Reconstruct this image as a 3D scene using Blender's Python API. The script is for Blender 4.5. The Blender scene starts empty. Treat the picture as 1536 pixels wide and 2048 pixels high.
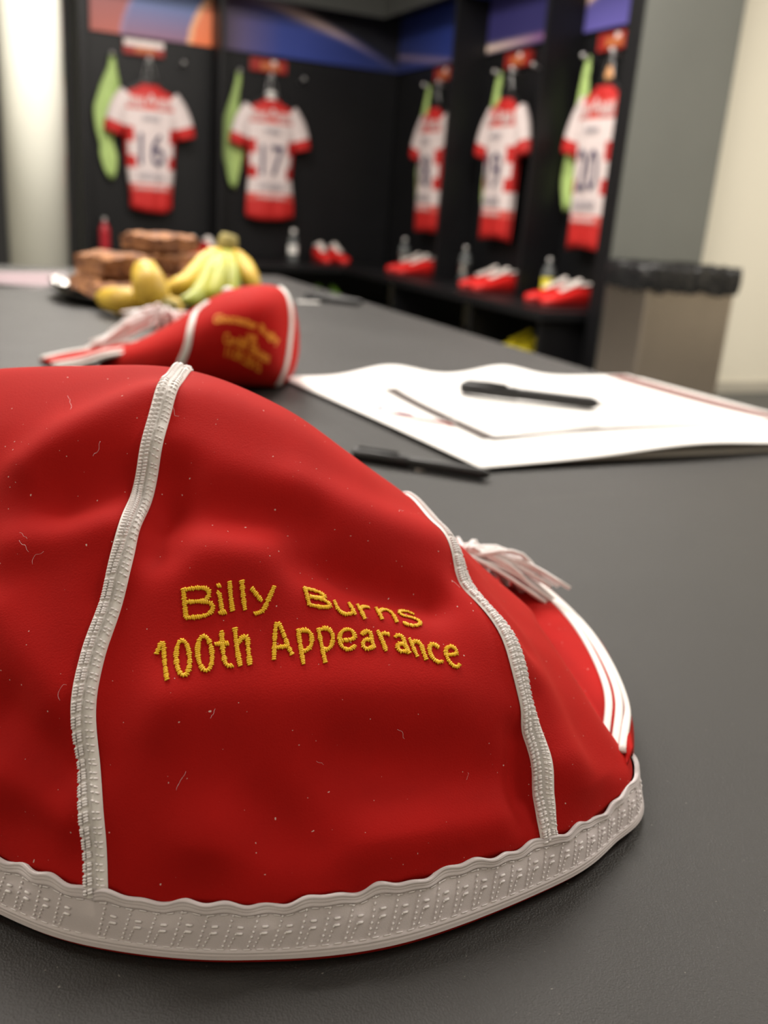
import bpy, bmesh, math, random
import numpy as np
from mathutils import Vector, Matrix

SC = bpy.context.scene
COL = SC.collection
R = math.radians

# ------------------------------------------------------------------ camera
cd = bpy.data.cameras.new('camera')
cam = bpy.data.objects.new('camera', cd)
COL.objects.link(cam)
PITCH, ROLL, YAW, FPX, CAM_Z = 18.3, 4.3, 25.9, 1840.0, 0.80
p_, r_, y_ = R(PITCH), R(ROLL), R(YAW)
fwd = Vector((math.sin(y_)*math.cos(p_), math.cos(y_)*math.cos(p_), -math.sin(p_)))
rt0 = Vector((math.cos(y_), -math.sin(y_), 0))
up0 = rt0.cross(fwd)
rt = rt0*math.cos(r_) + up0*math.sin(r_)
up = rt.cross(fwd)
cam.matrix_world = Matrix(((rt.x, up.x, -fwd.x, 0), (rt.y, up.y, -fwd.y, 0), (rt.z, up.z, -fwd.z, CAM_Z), (0, 0, 0, 1)))
cd.sensor_fit = 'HORIZONTAL'
cd.sensor_width = 36.0
cd.lens = FPX/1536*36.0
cd.clip_start = 0.01
cd.clip_end = 60
cd.dof.use_dof = True
cd.dof.focus_distance = 0.262
cd.dof.aperture_fstop = cd.lens/3.0          # 3 mm wide lens opening, as in a phone
SC.camera = cam

# ------------------------------------------------------------------ world and lamps
w = bpy.data.worlds.new('world'); SC.world = w; w.use_nodes = True
w.node_tree.nodes['Background'].inputs[0].default_value = (1.0, 0.95, 0.88, 1)
w.node_tree.nodes['Background'].inputs[1].default_value = 0.02
SC.view_settings.view_transform = 'Standard'
SC.view_settings.look = 'None'
SC.view_settings.gamma = 1
SC.view_settings.use_curve_mapping = False
SC.view_settings.exposure = 0.12

def area(name, loc, sx, sy, power, color=(1.0, 0.935, 0.86), rot=(0, 0, 0)):
    l = bpy.data.lights.new(name, 'AREA'); l.shape = 'RECTANGLE'; l.size = sx; l.size_y = sy
    l.energy = power; l.color = color
    o = bpy.data.objects.new(name, l); o.location = loc; o.rotation_euler = rot; COL.objects.link(o)
    return o
CEIL = 2.75
# recessed ceiling panels over the table and the room; the front ones are added fill lamps
area('ceiling_lamp', (0.20, 2.10, CEIL-0.02), 0.6, 1.2, 70)
area('ceiling_lamp', (0.60, 4.30, CEIL-0.02), 1.2, 0.6, 85)
area('ceiling_lamp', (-1.40, 2.10, CEIL-0.02), 0.6, 1.2, 45)
area('ceiling_lamp', (1.90, 2.60, CEIL-0.02), 0.6, 1.2, 60)
area('ceiling_lamp', (3.60, 1.30, CEIL-0.02), 1.2, 0.6, 60)
area('ceiling_lamp', (1.70, 0.10, CEIL-0.02), 0.6, 1.2, 26)  # unseen lamp added as frontal fill on the cap
area('ceiling_lamp', (-1.00, -0.90, CEIL-0.02), 0.6, 1.2, 10)  # weaker fill lamp, added out of view behind the camera

# ------------------------------------------------------------------ material helpers
MATS = {}
def mat(name, color, rough=0.5, metal=0.0, noise=None, bump=None, coat=0.0, sheen=0.0, sheen_tint=None, spec=0.5, trans=0.0, ior=1.45, fuzz=None):
    """principled material; noise=(scale, amount) tints, bump=(scale, strength, distance) adds relief"""
    if name in MATS: return MATS[name]
    m = bpy.data.materials.new(name); m.use_nodes = True
    nt = m.node_tree; b = nt.nodes['Principled BSDF']
    c = (*color, 1)
    b.inputs['Base Color'].default_value = c
    b.inputs['Roughness'].default_value = rough
    b.inputs['Metallic'].default_value = metal
    b.inputs['Coat Weight'].default_value = coat
    b.inputs['Specular IOR Level'].default_value = spec
    b.inputs['Transmission Weight'].default_value = trans
    b.inputs['IOR'].default_value = ior
    if sheen:
        b.inputs['Sheen Weight'].default_value = sheen
        b.inputs['Sheen Roughness'].default_value = 0.35
        b.inputs['Sheen Tint'].default_value = (*(sheen_tint or color), 1)
    if noise or bump:
        tc = nt.nodes.new('ShaderNodeTexCoord')
    if noise:
        n = nt.nodes.new('ShaderNodeTexNoise'); n.inputs['Scale'].default_value = noise[0]; n.inputs['Detail'].default_value = 6
        nt.links.new(tc.outputs['Object'], n.inputs['Vector'])
        mx = nt.nodes.new('ShaderNodeMix'); mx.data_type = 'RGBA'
        mx.inputs['A'].default_value = tuple(max(0, v*(1-noise[1])) for v in color)+(1,)
        mx.inputs['B'].default_value = tuple(min(1, v*(1+noise[1])) for v in color)+(1,)
        nt.links.new(n.outputs['Fac'], mx.inputs['Factor'])
        nt.links.new(mx.outputs['Result'], b.inputs['Base Color'])
    if bump:
        n2 = nt.nodes.new('ShaderNodeTexNoise'); n2.inputs['Scale'].default_value = bump[0]; n2.inputs['Detail'].default_value = 3
        nt.links.new(tc.outputs['Object'], n2.inputs['Vector'])
        bp = nt.nodes.new('ShaderNodeBump'); bp.inputs['Strength'].default_value = bump[1]; bp.inputs['Distance'].default_value = bump[2]
        nt.links.new(n2.outputs['Fac'], bp.inputs['Height']); nt.links.new(bp.outputs['Normal'], b.inputs['Normal'])
    MATS[name] = m
    return m

# ------------------------------------------------------------------ object helpers
def link(name, me, parent=None, mats=(), smooth=True):
    o = bpy.data.objects.new(name, me); COL.objects.link(o)
    if mats and not me.materials:
        for m in mats: me.materials.append(m)
    if smooth and len(me.polygons): me.polygons.foreach_set('use_smooth', [True]*len(me.polygons))
    if parent: o.parent = parent
    return o
def obj(name, bm, m, parent=None, smooth=False):
    me = bpy.data.meshes.new(name); bm.normal_update(); bm.to_mesh(me); bm.free()
    return link(name, me, parent, m if isinstance(m, (list, tuple)) else [m], smooth)
def pyobj(name, vs, fs, m, parent=None, smooth=True, mi=None):
    me = bpy.data.meshes.new(name); me.from_pydata([tuple(map(float, v)) for v in vs], [], fs)
    o = link(name, me, parent, m if isinstance(m, (list, tuple)) else [m], smooth)
    if mi is not None: me.polygons.foreach_set('material_index', mi)
    me.update()
    return o
def thing(name, label, cat, loc=(0, 0, 0), rotz=0, group=None):
    o = bpy.data.objects.new(name, None); COL.objects.link(o)
    o.empty_display_size = .05
    o.location = loc; o.rotation_euler = (0, 0, rotz); o['label'] = label; o['category'] = cat
    if group: o['group'] = group
    return o
def tag(o, label, cat, group=None):
    o['label'] = label; o['category'] = cat
    if group: o['group'] = group
    return o
def struct(o, label=None):
    o['kind'] = 'structure'
    if label: o['label'] = label; o['category'] = 'building'
    return o
def box(bm, x0, x1, y0, y1, z0, z1, bevel=0.0):
    g = bmesh.ops.create_cube(bm, size=1)
    for v in g['verts']:
        v.co = Vector((x0+(v.co.x+.5)*(x1-x0), y0+(v.co.y+.5)*(y1-y0), z0+(v.co.z+.5)*(z1-z0)))
    if bevel:
        es = list({e for v in g['verts'] for e in v.link_edges})
        bmesh.ops.bevel(bm, geom=es, offset=bevel, segments=2, affect='EDGES', profile=.6)
def boxobj(name, dims, m, parent=None, bevel=0.003):
    bm = bmesh.new(); box(bm, *dims, bevel=bevel); return obj(name, bm, m, parent)
def tube_data(path, rad, n=10, caps=True, flat=1.0, nrm=None):
    """sweep circle along path; rad scalar or per-point list"""
    P = np.array(path, float); m = len(P)
    rad = np.full(m, rad) if np.ndim(rad) == 0 else np.array(rad, float)
    T = np.gradient(P, axis=0); T /= np.linalg.norm(T, axis=1)[:, None]+1e-12
    a = np.array(nrm if nrm is not None else ((0, 0, 1) if abs(T[0, 2]) < .9 else (1, 0, 0)), float)
    vs = []; fs = []
    N = a
    for k in range(m):
        N = N - T[k]*np.dot(N, T[k]); N /= np.linalg.norm(N)+1e-12
        B = np.cross(T[k], N)
        for j in range(n):
            t = 2*math.pi*j/n
            vs.append(P[k]+rad[k]*(math.cos(t)*B+flat*math.sin(t)*N))
    for k in range(m-1):
        for j in range(n):
            fs.append((k*n+j, k*n+(j+1) % n, (k+1)*n+(j+1) % n, (k+1)*n+j))
    if caps:
        fs.append(tuple(range(n))[::-1]); fs.append(tuple((m-1)*n+j for j in range(n)))
    return vs, fs
def tube(name, path, rad, m, parent=None, n=10, flat=1.0, nrm=None):
    vs, fs = tube_data(path, rad, n, True, flat, nrm)
    return pyobj(name, vs, fs, m, parent)
def smoothpath(pts, n=24):
    P = np.array(pts, float); k = len(P)
    out = []
    for s in np.linspace(0, k-1, n):
        i = min(int(s), k-2); t = s-i
        g = lambda j: P[j] if 0 <= j < k else (2*P[0]-P[1] if j < 0 else 2*P[-1]-P[-2])
        a, b, c, d = g(i-1), g(i), g(i+1), g(i+2)
        out.append(.5*(2*b+(c-a)*t+(2*a-5*b+4*c-d)*t*t+(3*b-a-3*c+d)*t**3))
    return np.array(out)
def loft(name, rings, m, parent=None, cap0=True, cap1=True, smooth=True, mi=None):
    n = len(rings[0]); vs = [v for r in rings for v in r]; fs = []; mis = []
    for k in range(len(rings)-1):
        for j in range(n):
            fs.append((k*n+j, k*n+(j+1) % n, (k+1)*n+(j+1) % n, (k+1)*n+j))
            if mi: mis.append(mi(k, j))
    if cap0: fs.append(tuple(range(n))[::-1]); mis.append(mi(0, 0) if mi else 0)
    if cap1: fs.append(tuple((len(rings)-1)*n+j for j in range(n))); mis.append(mi(len(rings)-2, 0) if mi else 0)
    return pyobj(name, vs, fs, m, parent, smooth, mis if mi else None)
def stitches(segs):
    """many short thread stitches: (a, b, normal, radius) -> spindle geometry, one mesh"""
    vs = []; fs = []
    for a, b, nn, r in segs:
        a = np.asarray(a); b = np.asarray(b); d = b-a; L = np.linalg.norm(d)+1e-9; d = d/L
        nn = nn-d*np.dot(nn, d); nn = nn/(np.linalg.norm(nn)+1e-9); s = np.cross(d, nn)
        k = len(vs)
        vs.append(a)
        for f in (.22, .78):
            c = a+d*L*f+nn*r*.55
            vs += [c+s*r, c+nn*r*.9, c-s*r, c-nn*r*.9]
        vs.append(b)
        for j in range(4):
            q = (j+1) % 4
            fs.append((k, k+1+q, k+1+j)); fs.append((k+1+j, k+1+q, k+5+q, k+5+j)); fs.append((k+9, k+5+j, k+5+q))
    return vs, fs
def text_mesh(s, size=1.0, extrude=0.0, align='CENTER', bold=0.0):
    cu = bpy.data.curves.new('text', 'FONT'); cu.body = s; cu.size = size; cu.extrude = extrude
    cu.offset = bold; cu.align_x = align; cu.resolution_u = 3
    o = bpy.data.objects.new('text', cu); COL.objects.link(o)
    dg = bpy.context.evaluated_depsgraph_get()
    me = bpy.data.meshes.new_from_object(o.evaluated_get(dg))
    V = np.array([v.co[:] for v in me.vertices]).reshape(-1, 3); F = [tuple(p.vertices) for p in me.polygons]
    bpy.data.objects.remove(o); bpy.data.curves.remove(cu); bpy.data.meshes.remove(me)
    return V, F

# ------------------------------------------------------------------ materials
M_black = mat('locker_black', (.006, .006, .007), .42, spec=.35, noise=(8, .25))
M_grey = mat('panel_grey', (.145, .150, .137), .30, noise=(3, .1), bump=(300, .04, .0005))
M_white_wall = mat('wall_paint', (.80, .76, .64), .42, bump=(40, .15, .004))
M_ceiling = mat('ceiling_paint', (.80, .78, .74), .8, noise=(5, .03))
M_floor = mat('floor_carpet', (.10, .098, .09), .9, noise=(200, .4), bump=(400, .4, .003))
M_dark = mat('dark_void', (.006, .006, .006), .8, noise=(5, .2))
M_column = mat('column_gloss', (.80, .80, .71), .16, coat=.6, noise=(2, .03))
M_velvet = None
M_white_cord = mat('white_cord', (.80, .765, .74), .45, bump=(1500, .25, .0004))
M_satin = mat('white_satin', (.70, .635, .645), .27, bump=(2500, .15, .0003), sheen=.3, sheen_tint=(1, .95, .95))
M_thread_w = mat('white_thread', (.92, .87, .87), .3, noise=(900, .05))
M_thread_y = mat('yellow_thread', (1.0, .58, .03), .28, noise=(700, .12))
M_thread_o = mat('orange_thread', (.95, .32, .02), .5, noise=(300, .15))
M_chrome = mat('brushed_chrome', (.62, .62, .62), .28, 1.0, noise=(60, .1))
M_jred = mat('jersey_red', (.50, .016, .014), .62, noise=(30, .12), bump=(25, .35, .01))
M_jwhite = mat('jersey_white', (.68, .585, .575), .62, noise=(20, .06), bump=(25, .35, .01))
M_jpink = mat('jersey_pale_red', (.60, .09, .075), .62, noise=(60, .15))
M_jgrey = mat('print_grey', (.36, .33, .36), .6, noise=(60, .1))
M_jnavy = mat('print_navy', (.05, .04, .10), .6, noise=(60, .1))
M_green = mat('bib_green', (.42, .58, .19), .6, noise=(15, .2), bump=(30, .3, .01))
M_plate_red = mat('plate_red', (.33, .022, .016), .4, noise=(40, .3))
M_plate_or = mat('plate_orange', (.50, .15, .05), .4, noise=(40, .2))
M_plate_w = mat('plate_glint', (.85, .74, .72), .3, noise=(30, .08))  # white stands in for light reflected off the plate tops
M_boot = mat('boot_red', (.62, .016, .014), .38, noise=(20, .15))
M_boot_d = mat('boot_dark_red', (.17, .012, .012), .5, noise=(20, .15))
M_boot_w = mat('boot_white', (.74, .68, .64), .55, noise=(25, .1))
M_boot_y = mat('boot_yellow', (.85, .72, .03), .42, noise=(20, .12))
M_boot_g = mat('boot_green', (.25, .50, .06), .42, noise=(20, .12))
M_blackplastic = mat('black_plastic', (.014, .014, .015), .38, noise=(30, .2))
M_bag = mat('bin_bag', (.012, .012, .013), .25, noise=(20, .3), bump=(18, .8, .02))
M_steel = mat('brushed_steel', (.46, .40, .35), .33, 1.0, noise=(3, .18))
M_clear = mat('clear_plastic', (.85, .9, .9), .08, trans=.9, ior=1.3, noise=(5, .02))
M_paper = mat('paper_white', (.88, .86, .84), .6, noise=(6, .02))
M_print_br = mat('print_brown', (.050, .032, .026), .6, noise=(80, .25))
M_print_ma = mat('print_maroon', (.16, .035, .028), .6, noise=(40, .2))
M_print_gr = mat('print_pale', (.62, .60, .58), .6, noise=(50, .2))
M_print_rd = mat('print_red', (.25, .02, .02), .6, noise=(50, .2))
M_print_bl = mat('print_blue', (.03, .035, .14), .6, noise=(50, .2))
M_print_pk = mat('print_pink', (.26, .15, .18), .5, noise=(14, .4))
M_fascia = mat('fascia_grey', (.05, .052, .048), .4, noise=(3, .1))
M_leaflet = mat('leaflet_paper', (.24, .21, .215), .5, noise=(20, .15))
M_tray = mat('tray_black', (.012, .012, .012), .22, noise=(10, .2))
M_foil = mat('foil', (.8, .78, .75), .18, 1.0, bump=(60, .8, .01))
M_label = mat('label_white', (.8, .78, .75), .5, noise=(20, .03))

def cake_mat():
    m = mat('cake_brown', (.30, .115, .04), .7)
    nt = m.node_tree; b = nt.nodes['Principled BSDF']
    tc = nt.nodes.new('ShaderNodeTexCoord')
    n = nt.nodes.new('ShaderNodeTexNoise'); n.inputs['Scale'].default_value = 45; n.inputs['Detail'].default_value = 8
    v = nt.nodes.new('ShaderNodeTexVoronoi'); v.inputs['Scale'].default_value = 90
    rp = nt.nodes.new('ShaderNodeValToRGB')
    rp.color_ramp.elements[0].position = .35; rp.color_ramp.elements[0].color = (.10, .030, .012, 1)
    rp.color_ramp.elements[1].position = .65; rp.color_ramp.elements[1].color = (.40, .17, .06, 1)
    bp = nt.nodes.new('ShaderNodeBump'); bp.inputs['Strength'].default_value = .8; bp.inputs['Distance'].default_value = .004
    nt.links.new(tc.outputs['Object'], n.inputs['Vector']); nt.links.new(tc.outputs['Object'], v.inputs['Vector'])
    nt.links.new(n.outputs['Fac'], rp.inputs['Fac']); nt.links.new(rp.outputs['Color'], b.inputs['Base Color'])
    nt.links.new(v.outputs['Distance'], bp.inputs['Height']); nt.links.new(bp.outputs['Normal'], b.inputs['Normal'])
    return m
M_cake = cake_mat()

def banana_mat(name, c0, c1):
    m = mat(name, c0, .45)
    nt = m.node_tree; b = nt.nodes['Principled BSDF']
    tc = nt.nodes.new('ShaderNodeTexCoord')
    n = nt.nodes.new('ShaderNodeTexNoise'); n.inputs['Scale'].default_value = 22; n.inputs['Detail'].default_value = 5
    rp = nt.nodes.new('ShaderNodeValToRGB')
    rp.color_ramp.elements[0].position = .38; rp.color_ramp.elements[0].color = (*c1, 1)
    rp.color_ramp.elements[1].position = .55; rp.color_ramp.elements[1].color = (*c0, 1)
    nt.links.new(tc.outputs['Object'], n.inputs['Vector']); nt.links.new(n.outputs['Fac'], rp.inputs['Fac'])
    nt.links.new(rp.outputs['Color'], b.inputs['Base Color'])
    return m
M_ban = banana_mat('banana_yellow', (.66, .44, .04), (.50, .31, .03))
M_ban_g = banana_mat('banana_greenish', (.36, .36, .03), (.23, .27, .02))
M_ban_tip = mat('banana_tip', (.16, .10, .03), .7, noise=(60, .4))
M_ban_stem = mat('banana_stem', (.26, .21, .06), .7, noise=(50, .4))

def velvet_mat(name, base):
    m = mat(name, base, .75, spec=.12, sheen=.14, sheen_tint=(1.0, .10, .05))
    nt = m.node_tree; b = nt.nodes['Principled BSDF']
    b.inputs['Sheen Roughness'].default_value = .45
    tc = nt.nodes.new('ShaderNodeTexCoord')
    n = nt.nodes.new('ShaderNodeTexNoise'); n.inputs['Scale'].default_value = 55; n.inputs['Detail'].default_value = 4
    n2 = nt.nodes.new('ShaderNodeTexNoise'); n2.inputs['Scale'].default_value = 1900; n2.inputs['Detail'].default_value = 2
    mx = nt.nodes.new('ShaderNodeMix'); mx.data_type = 'RGBA'
    mx.inputs['A'].default_value = tuple(v*.86 for v in base)+(1,); mx.inputs['B'].default_value = tuple(v*1.12 for v in base)+(1,)
    sp = nt.nodes.new('ShaderNodeTexNoise'); sp.inputs['Scale'].default_value = 1100; sp.inputs['Detail'].default_value = 0
    rp = nt.nodes.new('ShaderNodeValToRGB'); rp.color_ramp.elements[0].position = .862; rp.color_ramp.elements[1].position = .885
    mx2 = nt.nodes.new('ShaderNodeMix'); mx2.data_type = 'RGBA'; mx2.inputs['B'].default_value = (.7, .45, .4, 1)
    bp = nt.nodes.new('ShaderNodeBump'); bp.inputs['Strength'].default_value = .25; bp.inputs['Distance'].default_value = .0004
    L = nt.links.new
    for q in (n, n2, sp): L(tc.outputs['Object'], q.inputs['Vector'])
    L(n.outputs['Fac'], mx.inputs['Factor']); L(sp.outputs['Fac'], rp.inputs['Fac']); L(rp.outputs['Color'], mx2.inputs['Factor'])
    L(mx.outputs['Result'], mx2.inputs['A']); L(mx2.outputs['Result'], b.inputs['Base Color'])
    L(n2.outputs['Fac'], bp.inputs['Height']); L(bp.outputs['Normal'], b.inputs['Normal'])
    return m
M_velvet = velvet_mat('red_velvet', (.40, .0065, .005))

def table_mat():
    m = mat('black_grained_top', (.018, .0165, .015), .40, spec=.45)
    nt = m.node_tree; b = nt.nodes['Principled BSDF']; L = nt.links.new
    tc = nt.nodes.new('ShaderNodeTexCoord')
    v = nt.nodes.new('ShaderNodeTexVoronoi'); v.inputs['Scale'].default_value = 1700; v.feature = 'SMOOTH_F1'
    n = nt.nodes.new('ShaderNodeTexNoise'); n.inputs['Scale'].default_value = 2400; n.inputs['Detail'].default_value = 3
    ad = nt.nodes.new('ShaderNodeMath'); ad.operation = 'ADD'
    bp = nt.nodes.new('ShaderNodeBump'); bp.inputs['Strength'].default_value = .32; bp.inputs['Distance'].default_value = .0004
    big = nt.nodes.new('ShaderNodeTexNoise'); big.inputs['Scale'].default_value = 6; big.inputs['Detail'].default_value = 5
    rr = nt.nodes.new('ShaderNodeMapRange'); rr.inputs['To Min'].default_value = .40; rr.inputs['To Max'].default_value = .54
    # fine dust specks and faint scratches
    dn = nt.nodes.new('ShaderNodeTexNoise'); dn.inputs['Scale'].default_value = 700; dn.inputs['Detail'].default_value = 1
    dr = nt.nodes.new('ShaderNodeValToRGB'); dr.color_ramp.elements[0].position = .76; dr.color_ramp.elements[1].position = .82
    mp = nt.nodes.new('ShaderNodeMapping'); mp.inputs['Rotation'].default_value = (0, 0, .5); mp.inputs['Scale'].default_value = (2.5, 260, 1)
    sn = nt.nodes.new('ShaderNodeTexNoise'); sn.inputs['Scale'].default_value = 1.0; sn.inputs['Detail'].default_value = 1
    sr = nt.nodes.new('ShaderNodeValToRGB'); sr.color_ramp.elements[0].position = .74; sr.color_ramp.elements[1].position = .84
    mx = nt.nodes.new('ShaderNodeMath'); mx.operation = 'MAXIMUM'
    sc = nt.nodes.new('ShaderNodeMath'); sc.operation = 'MULTIPLY'; sc.inputs[1].default_value = .35
    mc = nt.nodes.new('ShaderNodeMix'); mc.data_type = 'RGBA'; mc.inputs['A'].default_value = (.018, .0165, .015, 1); mc.inputs['B'].default_value = (.16, .15, .13, 1)
    for q in (v, n, big, dn, mp): L(tc.outputs['Object'], q.inputs['Vector'])
    L(mp.outputs['Vector'], sn.inputs['Vector'])
    L(v.outputs['Distance'], ad.inputs[0]); L(n.outputs['Fac'], ad.inputs[1]); L(ad.outputs[0], bp.inputs['Height']); L(bp.outputs['Normal'], b.inputs['Normal'])
    L(big.outputs['Fac'], rr.inputs['Value']); L(rr.outputs['Result'], b.inputs['Roughness'])
    L(dn.outputs['Fac'], dr.inputs['Fac']); L(sn.outputs['Fac'], sr.inputs['Fac']); L(sr.outputs['Color'], sc.inputs[0])
    L(dr.outputs['Color'], mx.inputs[0]); L(sc.outputs[0], mx.inputs[1]); L(mx.outputs[0], mc.inputs['Factor']); L(mc.outputs['Result'], b.inputs['Base Color'])
    return m
M_table = table_mat()

def flat_mat(name, c): return mat(name, c, .45, noise=(3, .1))

# ------------------------------------------------------------------ structure
XB, YB = 3.0, 6.45        # back planes of the locker runs
struct(boxobj('floor', (-2.6, 5.7, -2.6, 6.9, -.06, 0), M_floor, bevel=0))
struct(boxobj('ceiling', (-2.6, 5.7, -2.6, 6.9, CEIL, CEIL+.06), M_ceiling, bevel=0))
struct(boxobj('wall_left', (-2.66, -2.56, -2.6, 6.9, 0, CEIL), M_white_wall, bevel=0))
struct(boxobj('wall_front', (-2.56, 5.6, -2.66, -2.56, 0, CEIL), M_white_wall, bevel=0))
struct(boxobj('wall_back', (-2.56, 3.06, 6.50, 6.60, 0, CEIL), mat('wall_dark', (.03, .03, .03), .6, noise=(4, .1)), bevel=0))
struct(boxobj('wall_middle', (3.06, 5.6, 3.60, 6.60, 0, CEIL), M_white_wall, bevel=0))
struct(boxobj('wall_right', (5.6, 5.7, -2.6, 3.60, 0, CEIL), M_white_wall, bevel=0))
struct(boxobj('baseboard_middle', (3.25, 5.6, 3.588, 3.599, 0, .06), mat('skirting', (.50, .47, .40), .5, noise=(5, .1)), bevel=.002))

# ------------------------------------------------------------------ table
TZ = 0.61
def build_table():
    t = thing('table', 'long black textured table under the two red caps', 'table', (0, 1.0, 0))
    bm = bmesh.new(); box(bm, -.95, .79, -1.35, 1.36, TZ-.045, TZ, bevel=.004); obj('table_top', bm, M_table, t)
    bm = bmesh.new(); box(bm, -.87, .71, -1.27, 1.28, TZ-.12, TZ-.046, bevel=.003); obj('apron', bm, M_blackplastic, t)
    for sx in (-.83, .67):
        for sy in (-1.23, 1.24):
            boxobj('leg', (sx-.03, sx+.03, sy-.03, sy+.03, 0, TZ-.121), M_blackplastic, t)
build_table()

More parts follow.
